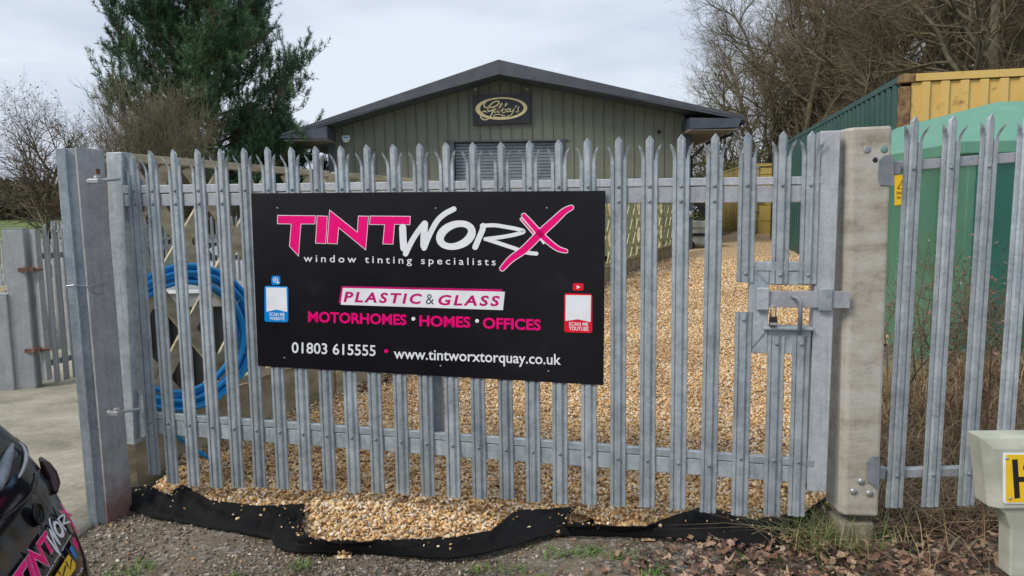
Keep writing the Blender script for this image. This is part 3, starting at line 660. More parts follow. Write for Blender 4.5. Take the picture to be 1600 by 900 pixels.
mb = MB(); mb.prism([(1579.5,717),(1588,716.5),(1592,777),(1583.5,778)], hf, .0064, .007); mb.prism([(1589.5,744),(1700,743),(1700,751),(1590,752)], hf, .0064, .007); mb.prism([(1697,716),(1706,716),(1704,778),(1695,778)], hf, .0064, .007); mb.build('letter_h', INK, hy)
put_text('0', hf, (1596.5, 735), (1606, 735), 10.5, .0068, 'plate_number', INK, hy, lift=(0, -1.))
for q in ((1571.8, 715), (1576.5, 777.5)):
    mb = MB(); mb.lathe([(.006,0),(.005,.003),(.002,.0045)], hf(*q, .006), (0,-1,0), 10); mb.build('screw', ZINC, hy, True)

# ---------------------------------------------------------------- trellis fence on concrete boards
T0 = np.array([-2.28, 4.02]); T1 = np.array([4.25, 17.85]); TD = (T1-T0); TL = np.linalg.norm(TD); TD = TD/TL; TN = np.array([TD[1], -TD[0]])
def tp(s, z, off=0.): p = T0+TD*s+TN*off; return (p[0], p[1], z)
NP_ = 8; PLn = TL/NP_
tf = thing('trellis_fence', 'timber trellis fence with diagonal slats on a concrete base along the gravel', 'fence', (T0[0], T0[1], 0), 0)
wl = thing('concrete_base_wall', 'low stained concrete board wall holding the gravel under the trellis', 'wall', (T0[0], T0[1], 0), 0)
def tr(s, z, off=0.): p = tp(s, z, off); return (p[0]-T0[0], p[1]-T0[1], p[2])
def topz(s): return 1.93-.010*s
def walz(s): return .033*max(0, T0[1]+TD[1]*s-3.5)+.40-.006*s
for k in range(NP_):
    s0, s1 = k*PLn+.05, (k+1)*PLn-.05
    mb = MB(); zt0, zt1, zb0, zb1 = topz(s0), topz(s1), walz(s0)+.01, walz(s1)+.01
    # lattice slats clipped to the panel
    step = .43; w = .088
    for sgn, off, in ((1, .022), (-1, .002)):
        c = s0-2.2
        while c < s1+2.2:
            # line: z = zb + (s-c)*sgn*1.25
            pts = []
            for q in np.linspace(s0, s1, 41):
                z = .9+(q-c-.9)*sgn*1.3
                zt = zt0+(zt1-zt0)*(q-s0)/(s1-s0); zbq = zb0+(zb1-zb0)*(q-s0)/(s1-s0)
                if zbq-.02 < z < zt+.02: pts.append((q, z))
            if len(pts) > 2: mb.bar(tr(*pts[0], off), tr(*pts[-1], off), .018, w, up=tuple(TN)+(0,)) if False else mb.bar(tr(*pts[0], off), tr(*pts[-1], off), w, .018, up=(TN[0], TN[1], 0))
            c += step
    mb.build('lattice_panel', WOOD if k < 3 else WOOD2, tf)
    mb = MB(); mb.bar(tr(s0, zt0+.02, .01), tr(s1, zt1+.02, .01), .07, .045); mb.bar(tr(s0, zb0+.03, .01), tr(s1, zb1+.03, .01), .07, .05); mb.parts('rail', WOOD, tf, bevel=.003)
    mb = MB(); a0, a1 = walz(s0), walz(s1)
    for (q0, q1) in ((s0-.01, (s0+s1)/2-.006), ((s0+s1)/2+.006, s1+.01)):
        mb.bar(tr(q0, walz(q0)/2-.15, -.03), tr(q1, walz(q1)/2-.15, -.03), .07, walz(q0)+.3)
    mb.parts('concrete_board', CONC_Y, wl, bevel=.006)
for k in range(NP_+1):
    s = k*PLn; mb = MB(); mb.bar(tr(s, -.3, -.02), tr(s, topz(s)+(.03 if k else -.1), -.02), .085, .085, up=tuple(TD)+(0,)); mb.build('post', WOOD, tf, bevel=.004)

# ---------------------------------------------------------------- coil of blue pipe
cc = at(281, 527, 4.36); e1 = np.array([TD[0], TD[1], 0]); 
coil = MB(); sc = 0
cU = np.array([.62, .785, 0]); cU /= np.linalg.norm(cU); cN = np.array([cU[1], -cU[0], 0]); pts = []
turns = 13; NN = 40
rs = [rng.uniform(.33, .465) for _ in range(turns+1)]; ds = [rng.uniform(-.04, .06) for _ in range(turns+1)]; os_ = [(rng.normal()*.012, rng.normal()*.02) for _ in range(turns+1)]
for i in range(turns*NN):
    t = i/NN; k = int(t); f = t-k; f = f*f*(3-2*f); r = rs[k]*(1-f)+rs[k+1]*f; dd = ds[k]*(1-f)+ds[k+1]*f; ox = os_[k][0]*(1-f)+os_[k+1][0]*f; oz = os_[k][1]*(1-f)+os_[k+1][1]*f
    a = 2*PI*t+.6; pts.append(cc+cU*(r*1.02*math.cos(a)+ox)+np.array([0, 0, 1])*(r*.98*math.sin(a)+oz)+cN*(dd+.07))
coil = thing('pipe_coil', 'coil of bright blue water pipe hung on the trellis behind the gate', 'pipe', (cc[0], cc[1], cc[2]))
mb = MB(); mb.tube([p-cc for p in pts], .015, 8); mb.build('coiled_pipe', BLUEP, coil, True)
mb = MB(); tl = [at(232, 632, 3.95), at(262, 664, 4.02), at(285, 688, 4.1), at(329, 718, 4.25)]; mb.tube([np.array(q)-cc for q in smooth(tl, 5)], .0125, 8); mb.build('pipe_tail', BLUEP, coil, True)
mb = MB()
for a in (-2.0, -.35, .5, 2.6):
    q0 = cU*(.385*math.cos(a))+np.array([0, 0, .41*math.sin(a)])+cN*.06; rad = cU*math.cos(a)+np.array([0, 0, math.sin(a)])
    mb.tube([q0+rad*.062*math.cos(t)+cN*.062*math.sin(t) for t in np.linspace(0, 6.28, 14)], .002, 5); mb.tube([q0+rad*.06, q0+rad*.12+cN*.03, q0+rad*.10+cN*.06], .002, 5)
mb.build('wire_tie', ZINC, coil)

# ---------------------------------------------------------------- workshop building
def corr(mb, P0, P1, z0, z1f, pitch, depth, nrm, rib=.35, start=0.):
    """profiled sheet between two plan points; z1f(t) gives the top"""
    P0 = np.array(P0, float); P1 = np.array(P1, float); Ld = np.linalg.norm(P1-P0); n = max(1, int(round(Ld/pitch))); nrm = np.array(nrm, float)
    sec = []
    for i in range(n):
        for f, d in ((0, 0), (1-rib-.07, 0), (1-rib, 1), (1-.07, 1)): sec.append(((i+f)/n, d))
    sec.append((1., 0)); vs = []
    for t, d in sec:
        q = P0+(P1-P0)*t+nrm*depth*d
        zt = z1f(t) if callable(z1f) else z1f; zb = z0(t) if callable(z0) else z0
        vs += [(q[0], q[1], zb), (q[0], q[1], zt)]
    mb.add(vs, [(2*i, 2*i+2, 2*i+3, 2*i+1) for i in range(len(sec)-1)]); return mb
OLIVE = nmat('olive green cladding', (.14,.152,.115), (.185,.198,.152), 1.2, .5, .1, .05, rnd=False)
ANTH = nmat('anthracite trim', (.055,.068,.09), (.08,.094,.118), 3, .45, .1, .05)
ROOFM = nmat('dark grey roof edge', (.06,.07,.085), (.09,.102,.12), 2.5, .6, .1, .1)
SHUT = nmat('grey roller shutter', (.19,.22,.25), (.26,.29,.32), 3, .45, .3, .05)
SOFF = plain('beige soffit', (.30,.27,.23), .7)
BY = 20.; zg = .033*(BY-3.5)
xl, xr = at(513, 197, BY)[0], at(1078, 182, BY)[0]; zl, zr = at(513, 200, BY)[2], at(1078, 184, BY)[2]; xp, zp = at(779, 112, BY)[0], at(779, 112, BY)[2]
xL, xR, zS = at(706, 223, BY)[0], at(878, 220, BY)[0], at(790, 221.5, BY)[2]
bd = thing('workshop_building', 'olive green clad workshop with low pitched roof and a roller shutter', 'building', (0, BY, zg))
def bo(v): return (v[0], v[1]-BY, v[2]-zg)
def gable(t, a, b_): x = a+(b_-a)*t; return (zl+(zp-zl)*(x-xl)/(xp-xl) if x < xp else zr+(zp-zr)*(xr-x)/(xr-xp))+.02-zg
mb = MB()
corr(mb, (xl+.14, 0), (xL-.06, 0), -.2, lambda t: gable(t, xl+.14, xL-.06), .283, .03, (0,-1), .12)
corr(mb, (xL-.06, 0), (xR+.06, 0), zS-zg, lambda t: gable(t, xL-.06, xR+.06), .283, .03, (0,-1), .12)
corr(mb, (xR+.06, 0), (xr-.14, 0), -.2, lambda t: gable(t, xR+.06, xr-.14), .283, .03, (0,-1), .12)
mb.add([(xl, .12, -.2), (xl, 26, -.2), (xl, 26, zl-zg), (xl, .12, zl-zg)], [(0,3,2,1)]); mb.add([(xr, .12, -.2), (xr, 26, -.2), (xr, 26, zr-zg), (xr, .12, zr-zg)], [(0,1,2,3)])
mb.add([(xl, 26, -.2), (xr, 26, -.2), (xr, 26, zr-zg), (xp, 26, zp-zg), (xl, 26, zl-zg)], [(0,1,2,3,4)]); mb.build('wall', OLIVE, bd)
for x, zt in ((xl+.07, zl), (xr-.07, zr)):
    mb = MB(); mb.box((x, .01, (zt-zg)/2-.1), (.20, .12, zt-zg+.2)); mb.build('corner_trim', ANTH, bd, bevel=.005)
# roof: two slabs with deep dark verge
VF = 19.1
def vb(px, py, Y=VF): return bo(at(px, py, Y))
A_, B_, C_ = vb(440, 210), vb(779, 94), vb(1164, 182); a2, b2, c2_ = vb(440, 219), vb(779, 113), vb(1164, 190)
a3, c3_ = vb(511, 199), vb(1080, 184)
mb = MB()
def slab(t0, t1, u0, u1):
    back = 27.
    vs = [t0, t1, u1, u0]; vs += [(p[0], back, p[2]) for p in vs]
    mb.add(vs, [(0,1,2,3),(4,7,6,5),(0,4,5,1),(2,6,7,3),(0,3,7,4),(1,5,6,2)])
slab(A_, B_, (A_[0], A_[1], A_[2]-.10), (B_[0], B_[1], B_[2]-.34)); slab(B_, C_, (B_[0], B_[1], B_[2]-.34), (C_[0], C_[1], C_[2]-.10))
mb.parts('roof', ROOFM, bd)
mb = MB()
for s_, e_, d in ((A_, B_, 1), (B_, C_, -1)):
    s0, s1 = np.array(s_), np.array(e_); off = np.array([0, -.012, 0]); th0 = np.array([0, 0, -.03 if d == 1 else -.36]); th1 = np.array([0, 0, -.36 if d == 1 else -.03])
    vs = [s0+off+[0,0,.015], s1+off+[0,0,.015], s1+off+th1, s0+off+th0]; vs += [p+np.array([0, .03, 0]) for p in vs]
    mb.add(vs, [(0,3,2,1),(4,5,6,7),(0,1,5,4),(3,7,6,2)])
mb.parts('verge_flashing', ROOFM, bd)
# boxed eaves each side
for (tipx, tipy, inx, iny, yb) in ((438, 212, 511, 195, 217.), (1160, 184, 1078, 182, 201.5)):
    T = vb(tipx, tipy, 19.08); I = vb(inx, iny+2, 19.08); zbm = vb(inx, yb, 19.08)[2]; zt_ = vb(tipx, yb-4, 19.08)[2]
    mb = MB(); f = [(T[0], 0, T[2]-.02), (I[0], 0, I[2]), (I[0], 0, zbm), (T[0]+(.0 if T[0] < 0 else -.12), 0, zbm+.03)]
    vs = [(x, -.94, z) for x, y, z in f]+[(x, 26, z) for x, y, z in f]; o = [(0,1,2,3),(4,7,6,5),(0,4,5,1),(1,5,6,2),(3,7,4,0)]
    mb.add(vs, o); mb.build('eaves_box', ANTH, bd)
    mb = MB(); xa, xb2 = sorted((T[0]*.985, I[0])); mb.box(((xa+xb2)/2, 12.6, zbm-.02), (xb2-xa, 27, .03)); mb.build('soffit', SOFF, bd)
mb = MB(); g = vb(1160, 188, 19.1); mb.tube([(g[0]+.02, -.9, g[2]-.06), (g[0]+.02, 26, g[2]-.10)], .06, 8); g2 = (xr+.1, .1, g[2]-.75)
mb.tube([(g[0]-.02, -.2, g[2]-.10), (g[0]-.05, -.2, g[2]-.28), (xr+.5, -.0, g[2]-.5), (xr+.08, .1, g[2]-.9), (xr+.06, .1, -.1)], .045, 8); mb.build('gutter', BLACK, bd, True)
# shutter and frame
mb = MB(); n = 34; h = (zS-zg)/n; vs = []; fs = []
for i in range(n):
    z0 = i*h
    for z, y in ((z0, .17), (z0+h*.25, .145), (z0+h*.75, .145), (z0+h*.98, .17)): vs += [(xL+.08, y, z), (xR-.08, y, z)]
for i in range(len(vs)//2-1): fs.append((2*i, 2*i+1, 2*i+3, 2*i+2))
mb.add(vs, fs); mb.build('roller_shutter', SHUT, bd)
mb = MB(); mb.box((xL+.0, .05, (zS-zg)/2), (.13, .2, zS-zg)); mb.box((xR-.0, .05, (zS-zg)/2), (.13, .2, zS-zg)); mb.box(((xL+xR)/2, -.0, zS-zg+.02), (xR-xL+.35, .1, .045)); mb.parts('door_frame', ANTH, bd, bevel=.004)
# fittings on the gable
def wrel(px, py, o): p = at(px, py, BY-.05); return (p[0]-o[0], p[1]-o[1], p[2]-o[2])
q = at(541, 217, BY-.06); ab = thing('alarm_box', 'small white alarm bell box high on the left of the green gable', 'alarm', q)
mb = MB(); mb.prism([(-.10,.09),(.10,.09),(.11,.0),(.06,-.10),(-.06,-.10),(-.11,.0)], lambda x, y, d: (x, -d, y), -.02, .07); mb.build('cover', WHITE, ab, bevel=.012)
mb = MB(); mb.prism([(-.07,.05),(.07,.05),(.07,.02),(-.07,.02)], lambda x, y, d: (x, -d, y), .0705, .073); mb.build('label_strip', BLUEV, ab)
q = at(1030, 205.5, BY-.05); cm = thing('security_camera', 'tiny dark dome camera near the right eaves of the green gable', 'camera', q)
mb = MB(); mb.lathe([(.05,0),(.05,.03),(.038,.07),(.015,.085)], (0,.03,0), (0,-1,-.3), 14); mb.build('dome', BLACK, cm, True)
for px, lab in ((743, 'small lamp on the gable above the left end of the gold lettered sign'), (823, 'small lamp on the gable above the right end of the gold lettered sign')):
    q = at(px, 139.5, BY-.03); t = thing('wall_lamp', lab, 'lamp', q, 0, 'lamps above the workshop sign'); mb = MB(); mb.tube([(0, 0, -.03), (0, -.16, .02), (.0, -.22, .0)], .015, 6); mb.build('arm', OLIVE, t)
    mb = MB(); mb.lathe([(.03,0),(.05,.03),(.055,.09)], (0,-.2,.03), (0,.25,-1), 10); mb.build('lamp_head', G_dark, t, True)
# sign on the gable
GOLD = plain('gold acrylic', (.98,.80,.42), .35, .0); SGN = plain('dark slate sign panel', (.022,.022,.032), .4)
q = at(784.5, 171, BY-.1); sg = thing('workshop_sign', 'dark rectangular sign with gold oval lettering on the olive gable', 'sign', q)
SY = BY-.12
def sf(px, py, d): p = at(720+px/11.39, 130+py/11.39, SY); return (p[0]-q[0], p[1]-q[1]-d, p[2]-q[2])
mb = MB(); mb.prism([(215,208),(1238,190),(1243,708),(222,745)], sf, -.05, 0); mb.build('panel', SGN, sg)
mb = MB(); n = 48; vs = []
for i in range(n):
    a = 2*PI*i/n; vs += [sf(722+462*math.cos(a), 452-10*math.cos(a)+200*math.sin(a), .02), sf(730+388*math.cos(a), 447-8*math.cos(a)+168*math.sin(a), .02)]
mb.add(vs, [(2*i, (2*i+2) % (2*n), (2*i+3) % (2*n), 2*i+1) for i in range(n)]); 
for pts, w in (([(440,345),(412,385),(430,428),(500,437),(590,420),(655,385),(683,345),(655,322),(590,338),(520,395),(480,455),(500,500),(555,485),(600,440),(575,500),(545,560),(510,615),(450,652),(385,640),(352,590),(372,530),(420,500),(460,515)], 23),
               ([(628,450),(600,505),(608,528),(640,510)], 15), ([(648,402),(653,412)], 17), ([(640,510),(700,430),(738,375),(722,362),(690,420),(662,500),(672,528),(700,512)], 15), ([(700,512),(770,430),(822,375),(808,360),(775,420),(738,505),(755,530),(795,510),(805,475),(780,468)], 15),
               ([(800,500),(828,517),(862,495),(868,462),(842,455),(825,485),(835,515)], 15), ([(888,455),(876,498),(895,512),(925,490),(952,450),(925,525),(880,572),(790,600),(690,610),(600,602),(590,575),(640,558),(720,565),(800,595),(860,612)], 15),
               ([(990,402),(968,430)], 16), ([(1038,422),(1010,448),(1028,485),(1008,517),(985,505)], 15)):
    stroke_mesh(mb, smooth(pts, 4), w, sf, .024)
mb.build('oval_lettering', GOLD, sg)

# ---------------------------------------------------------------- shipping containers
CGRN = nmat('dark green container paint', (.012,.062,.05), (.022,.085,.068), 1.5, .5, 0, .1, 8, c3=(.035,.105,.085), rnd=False)
m, nt, b = newmat('rusty yellow container paint'); v = coords(nt, rnd=False); n1 = noise(nt, v, 3.5, 7, .7)
c = ramp(nt, [(.3, (.50,.31,.075)), (.55, (.62,.42,.13))], noise(nt, v, .9, 4)); rs_ = ramp(nt, [(.57, (0,0,0)), (.68, (1,1,1))], n1); c = mixc(nt, math_(nt, 'MULTIPLY', rs_, .75), c, (.16,.06,.03))
nt.links.new(c, b.inputs['Base Color']); b.inputs['Roughness'].default_value = .6; CYEL = m
CYEL2 = nmat('mustard container paint', (.36,.27,.07), (.46,.35,.10), 1.2, .55, 0, .1, rnd=False)
RUSTF = nmat('rusty container frame', (.10,.04,.03), (.30,.20,.08), 7, .8, rnd=False)
def container(name, label, org, ang, Lc, Wc, Hc, side, endm, frame, doors=False, group=None):
    t = thing(name, label, 'container', org, ang, group)   # local: +y runs back along the left side, +x right
    mb = MB(); corr(mb, (0.03, .12), (.03, Lc-.12), .14, Hc-.10, .28, .036, (-1, 0), .42)
    corr(mb, (Wc-.03, .12), (Wc-.03, Lc-.12), .14, Hc-.10, .28, .036, (1, 0), .42); mb.parts('side_wall', side, t)
    mb = MB(); mb.add([(0, 0, Hc-.03), (Wc, 0, Hc-.03), (Wc, Lc, Hc-.03), (0, Lc, Hc-.03)], [(0,1,2,3)]); mb.build('roof_sheet', side, t)
    mb = MB(); corr(mb, (.12, Lc-.03), (Wc-.12, Lc-.03), .12, Hc-.1, .28, .036, (0, 1), .4); 
    if not doors: corr(mb, (.14, .035), (Wc-.14, .035), .14, Hc-.12, .25, .045, (0, -1), .46)
    mb.parts('end_wall', endm, t)
    mb = MB()
    for y in (.0, Lc-.0):
        for x in (.06, Wc-.06): mb.box((x, y+(.06 if y == 0 else -.06), Hc/2), (.124, .124, Hc-.34))
    if endm is CYEL: mb.parts('corner_post', frame, t)
    else: mb.parts('corner_post', frame, t)
    mb = MB()
    for y in (.0, Lc): 
        for x in (.08, Wc-.08):
            for z in (.06, Hc-.06): mb.box((x, y+(.085 if y == 0 else -.085), z), (.178, .178, .118))
    mb.parts('corner_casting', RUSTF if endm is CYEL else frame, t, bevel=.01)
    mb = MB()
    for x in (-.0, Wc): mb.box((x+(.03 if x == 0 else -.03), Lc/2, Hc-.05), (.07, Lc-.36, .08)); mb.box((x+(.03 if x == 0 else -.03), Lc/2, .08), (.06, Lc-.36, .14))
    mb.parts('side_rail', side, t)
    mb = MB(); mb.box((Wc/2, .03, Hc-.055), (Wc-.36, .08, .10)); mb.box((Wc/2, .03, .08), (Wc-.36, .08, .14)); mb.parts('end_rail', endm, t)
    if doors:
        for x0, x1 in ((.13, Wc/2-.01), (Wc/2+.01, Wc-.13)):
            mb = MB(); mb.box(((x0+x1)/2, .03, Hc/2), (x1-x0, .05, Hc-.30))
            for z in (.55, 1.1, 1.65, 2.15): mb.box(((x0+x1)/2, .0, z), (x1-x0-.1, .03, .05))
            mb.build('door', endm, t, bevel=.004)
            for fx in (.25, .72):
                mb = MB(); x = x0+(x1-x0)*fx; mb.tube([(x, -.045, .12), (x, -.045, Hc-.12)], .017, 8)
                for z in (.15, .85, 1.7, Hc-.15): mb.box((x, -.03, z), (.09, .05, .07))
                mb.box((x+.1, -.05, 1.15), (.26, .02, .035)); mb.build('lock_rod', G_dark, t, True)
    return t
near = at(1409, 115.5, 10.0); far_ = at(1207, 231, 21.8); an = math.atan2(-(far_[0]-near[0]), far_[1]-near[1])
gc = container('shipping_container', 'long dark green shipping container with rusty yellow front end, beside the gravel', (near[0], 10.0, near[2]-2.9), an, 12.1, 2.44, 2.9, CGRN, CYEL, RUSTF)
mb = MB()
for y in (.3, 4.2, 8, 11.7): mb.box((.15, y, -.28), (.3, .4, .56)); mb.box((2.2, y, -.28), (.3, .4, .56))
mb.parts('support_block', CONC, gc)
CYEL3 = nmat('mustard paint darkened for shade', (.20,.16,.05), (.30,.24,.07), 1.2, .6, 0, .1, rnd=False)  # darker olive copy of the mustard: shade on the side wall put into the colour
yn = at(1166, 256, 24.75); yz = .033*(24.75-3.5)
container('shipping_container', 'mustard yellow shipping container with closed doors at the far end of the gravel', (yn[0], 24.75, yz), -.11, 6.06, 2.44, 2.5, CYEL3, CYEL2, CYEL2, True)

# ---------------------------------------------------------------- green kiosk
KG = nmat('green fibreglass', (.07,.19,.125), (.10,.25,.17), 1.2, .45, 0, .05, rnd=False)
KR = nmat('mint green roof', (.10,.29,.20), (.15,.35,.25), 1.5, .5, 0, .05, rnd=False)
K0 = at(1495, 583, 6.3); kz = .09; kx0, ky0 = K0[0], 6.3; kx1, ky1 = 4.33, 9.4
kang = -math.atan2(kx1-kx0, ky1-ky0)*.9; KL = 3.05; KW = 2.7; KH = 2.2-kz-.1
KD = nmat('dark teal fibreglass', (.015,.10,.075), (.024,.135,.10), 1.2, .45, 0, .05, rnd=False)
ks = thing('substation_kiosk', 'green fibreglass equipment kiosk with mint hipped roof behind the right fence', 'kiosk', (kx0, ky0, kz), kang)
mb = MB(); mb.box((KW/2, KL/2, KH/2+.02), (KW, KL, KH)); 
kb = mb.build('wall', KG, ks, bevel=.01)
mb = MB()
for i in range(1, 6): mb.box((-.003, KL*i/6, KH/2), (.01, .02, KH-.15))
for i in range(1, 5): mb.box((KW*i/5, -.003, KH/2), (.02, .01, KH-.15))
mb.parts('panel_seam', KG, ks)
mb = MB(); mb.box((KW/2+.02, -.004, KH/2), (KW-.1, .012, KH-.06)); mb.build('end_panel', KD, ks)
mb = MB(); mb.box((KW/2, KL/2, .04), (KW+.10, KL+.10, .12)); mb.build('plinth', KG, ks, bevel=.01)
mb = MB(); z0 = KH+.05; 
lv = [(-.03, z0-.10), (-.09, z0-.085), (-.10, z0+.02), (-.05, z0+.045), (.50, z0+.43), (.54, z0+.435)]; vs = []
for o_, z in lv: vs += [(o_, o_, z), (KW-o_, o_, z), (KW-o_, KL-o_, z), (o_, KL-o_, z)]
fs = []
for i in range(len(lv)-1):
    for j in range(4): fs.append((4*i+j, 4*i+(j+1) % 4, 4*i+4+(j+1) % 4, 4*i+4+j))
e = 4*(len(lv)-1); fs.append((e, e+1, e+2, e+3)); mb.add(vs, fs); mb.build('roof', KR, ks, bevel=.008)
# warning plate on the kiosk
def ksurf(px, py):      # hit the kiosk's left side plane
    n_ = np.array([math.cos(kang), math.sin(kang), 0]); d = ray(px, py); P0_ = np.array([kx0, ky0, kz]); t = ((P0_-EYE)@n_)/(d@n_); return EYE+d*t, n_
wp, nn_ = ksurf(1407, 302)
wsn = thing('warning_sign', 'yellow electrical warning plate on the side of the green kiosk', 'sign', wp)
def wf(px, py, d): p, n_ = ksurf(px, py); p = p-n_*(.004+d)-wp; return tuple(p)
mb = MB(); mb.prism([(1399,273.5),(1427,272),(1427,319),(1399,321)], wf, 0, .004); mb.build('plate', YEL, wsn)
mb = MB(); stroke_mesh(mb, [(1404,295),(1413,279),(1422,294.5)], 2, wf, .006, True); mb.prism([(1412,284),(1415,284),(1413.5,288),(1416,288),(1411.5,294),(1412.5,289.5),(1410.5,289.5)], wf, .006, .007); mb.build('warning_triangle', INK, wsn)
put_text('DANGER', wf, (1402.5, 303.5), (1424, 302.5), 4, .006, 'lettering', INK, wsn, bold=.02, lift=(0, -1.)); put_text('OF DEATH', wf, (1402.5, 311), (1424, 310), 4, .006, 'lettering', INK, wsn, bold=.02, lift=(0, -1.))

# ---------------------------------------------------------------- machine and post by the building corner
q = yard_pt = None
def yardp(px, py, s=.033): d = ray(px, py); t = (1.6+s*3.5)/(s*d[1]-d[2]); return EYE+d*t
q = yardp(1092, 390); DULLW = plain('dull white plastic', (.42,.44,.42), .5)
pw = thing('garden_machine', 'white and black wheeled garden machine with a slanting handle by the building corner', 'machine', q)
mb = MB(); mb.prism([(-.30,.12),(.28,.12),(.34,.35),(.26,.62),(-.2,.66),(-.34,.4)], lambda x, y, d: (x, d, y), -.22, .22); mb.build('engine_cover', DULLW, pw, bevel=.05)
mb = MB(); mb.prism([(-.42,.60),(.36,.60),(.30,.78),(-.36,.82)], lambda x, y, d: (x, d, y), -.26, .26); mb.build('top_tray', DULLW, pw, bevel=.03)
mb = MB(); mb.box((0, -.0, .42), (.78, .5, .08)); mb.box((-.38, 0, .35), (.05, .4, .5)); mb.box((.36, 0, .35), (.05, .4, .5)); mb.build('frame', BLACK, pw)
for x in (-.3, .3):
    mb = MB(); mb.lathe([(.04,-.03),(.11,-.03),(.13,-.01),(.13,.03),(.11,.05),(.04,.05)], (x, -.25, .13), (0,1,0), 16); mb.build('wheel', BLACK, pw, True)
mb = MB(); mb.tube([(.45, -.1, .15), (.1, -.2, .95), (-.3, -.2, 1.6)], .025, 6); mb.build('handle', ZINC, pw, True)
mb = MB(); mb.tube([(-.42, -.2, 1.55), (-.18, -.2, 1.4), (.12, -.2, .95), (.2, -.2, .8)], [.05, .07, .10, .05], 8); mb.build('drive_head', BLACK, pw, True)
q = yardp(1076, 393); bp = thing('bollard_post', 'dark square post standing beside the white garden machine', 'post', q)
mb = MB(); mb.box((0, 0, .60), (.16, .16, 1.35)); mb.build('shaft', ANTH, bp, bevel=.01); mb = MB(); mb.lathe([(.09,0),(.1,.02),(.05,.05)], (0,-.09,1.0), (0,-1,0), 12); mb.build('round_cap', ZINC, bp, True)

# ---------------------------------------------------------------- left yard: gate, posts, far fence, cupboards and cars
def left_g(px, py, z=-.2): return gnd(px, py, z)
p1, p2 = at(50, 600, 7.4), at(128, 573, 8.75)
def bigpost(name, label, pxb, pyb, z, w, d, H, mat, brace=False, rot=.25):
    g = gnd(pxb, pyb, z); t = thing(name, label, 'post', g, rot); mb = MB(); mb.box((0, 0, H/2-.1), (w, d, H+.2)); mb.build('shaft', mat, t, bevel=.012)
    mb = MB(); mb.box((0, 0, H+.005), (w*.98, d*.98, .01)); mb.build('cap', mat, t); return t, g
t, g = bigpost('steel_post', 'thick galvanised gate post with two rusty hinges, at the left edge behind the car', 46, 606, -.2, .20, .17, 1.70, G_far)
for z in (1.28, .42):
    mb = MB(); mb.box((.10, -.06, z), (.14, .12, .04)); mb.tube([(.06, -.08, z), (.24, -.06, z)], .016, 8); mb.lathe([(.03,0),(.03,.05)], (.12,-.1,z-.02), (0,0,1), 8); mb.build('hinge', RUST, t)
t2, g2 = bigpost('concrete_post', 'short pale concrete post with a sloping arm at the far left', 16, 609, -.2, .15, .15, 1.02, G_far)
mb = MB(); mb.bar((-.3, .02, 1.0), (.28, .1, .93), .12, .14); mb.build('arm', G_far, t2, bevel=.01)
# side gate leaf
a0 = at(75, 602, 7.45); d_ = np.array([at(125, 576, 8.3)[0]-a0[0], 8.3-7.45]); Ls = np.linalg.norm(d_); aa = R_(79)
sgt = thing('side_gate', 'weathered palisade side gate standing half open beyond the grey post', 'gate', (a0[0], 7.45, -.17), aa)
Pf = palemesh(1.72).mesh('pale_far'); Pf.materials.append(G_far)
mb = MB(); mb.box((.0, 0, .86), (.07, .06, 1.62)); mb.build('stile', G_far, sgt)
for i in range(14): p = link('pale', Pf, None, sgt); p.location = (.11+i*.125, -.02, 0)
for z in (.22, 1.38): mb = MB(); mb.box((1.15, .03, z), (2.35, .04, .06)); mb.build('rail', G_far, sgt)
# long far fence
fa, fb = np.array([-13., 20.]), np.array([-4.2, 15.5]); Lf = np.linalg.norm(fb-fa); fang = math.atan2(fb[1]-fa[1], fb[0]-fa[0])
ff = thing('boundary_fence', 'long grey palisade fence across the back of the left yard', 'fence', (fa[0], fa[1], -.28), fang)
Pv = palemesh(1.85).mesh('pale_back'); Pv.materials.append(G_far)
nf = int(Lf/.155)
for i in range(nf): p = link('pale', Pv, None, ff); p.location = (i*.155, 0, 0)
for z in (.3, 1.55): mb = MB(); mb.box((Lf/2, .03, z), (Lf, .04, .05)); mb.build('rail', G_far, ff)
for i in range(5): mb = MB(); mb.box((Lf*i/4, .1, .9), (.1, .12, 1.8)); mb.build('post', G_far, ff)
# second run nearer behind the pipe coil
fa, fb = np.array([-6.35, 11.6]), np.array([-5.35, 15.4]); Lf = np.linalg.norm(fb-fa); fang = math.atan2(fb[1]-fa[1], fb[0]-fa[0])
ff = thing('boundary_fence', 'short grey palisade run seen through the trellis above the blue pipe', 'fence', (fa[0], fa[1], -.26), fang)
for i in range(int(Lf/.155)+1): p = link('pale', Pv, None, ff); p.location = (i*.155, 0, .03)
for z in (.3, 1.5): mb = MB(); mb.box((Lf/2, .03, z), (Lf, .04, .05)); mb.build('rail', G_far, ff)
fa, fb = np.array([-10.2, 12.6]), np.array([-5.9, 9.4]); Lf = np.linalg.norm(fb-fa); fang = math.atan2(fb[1]-fa[1], fb[0]-fa[0])
ff = thing('boundary_fence', 'low grey palisade run behind the posts at the far left edge', 'fence', (fa[0], fa[1], -.42), fang)
for i in range(int(Lf/.155)+1): p = link('pale', Pf, None, ff); p.location = (i*.155, 0, .03)
for z in (.45, 1.42): mb = MB(); mb.box((Lf/2, .03, z), (Lf, .04, .05)); mb.build('rail', G_far, ff)
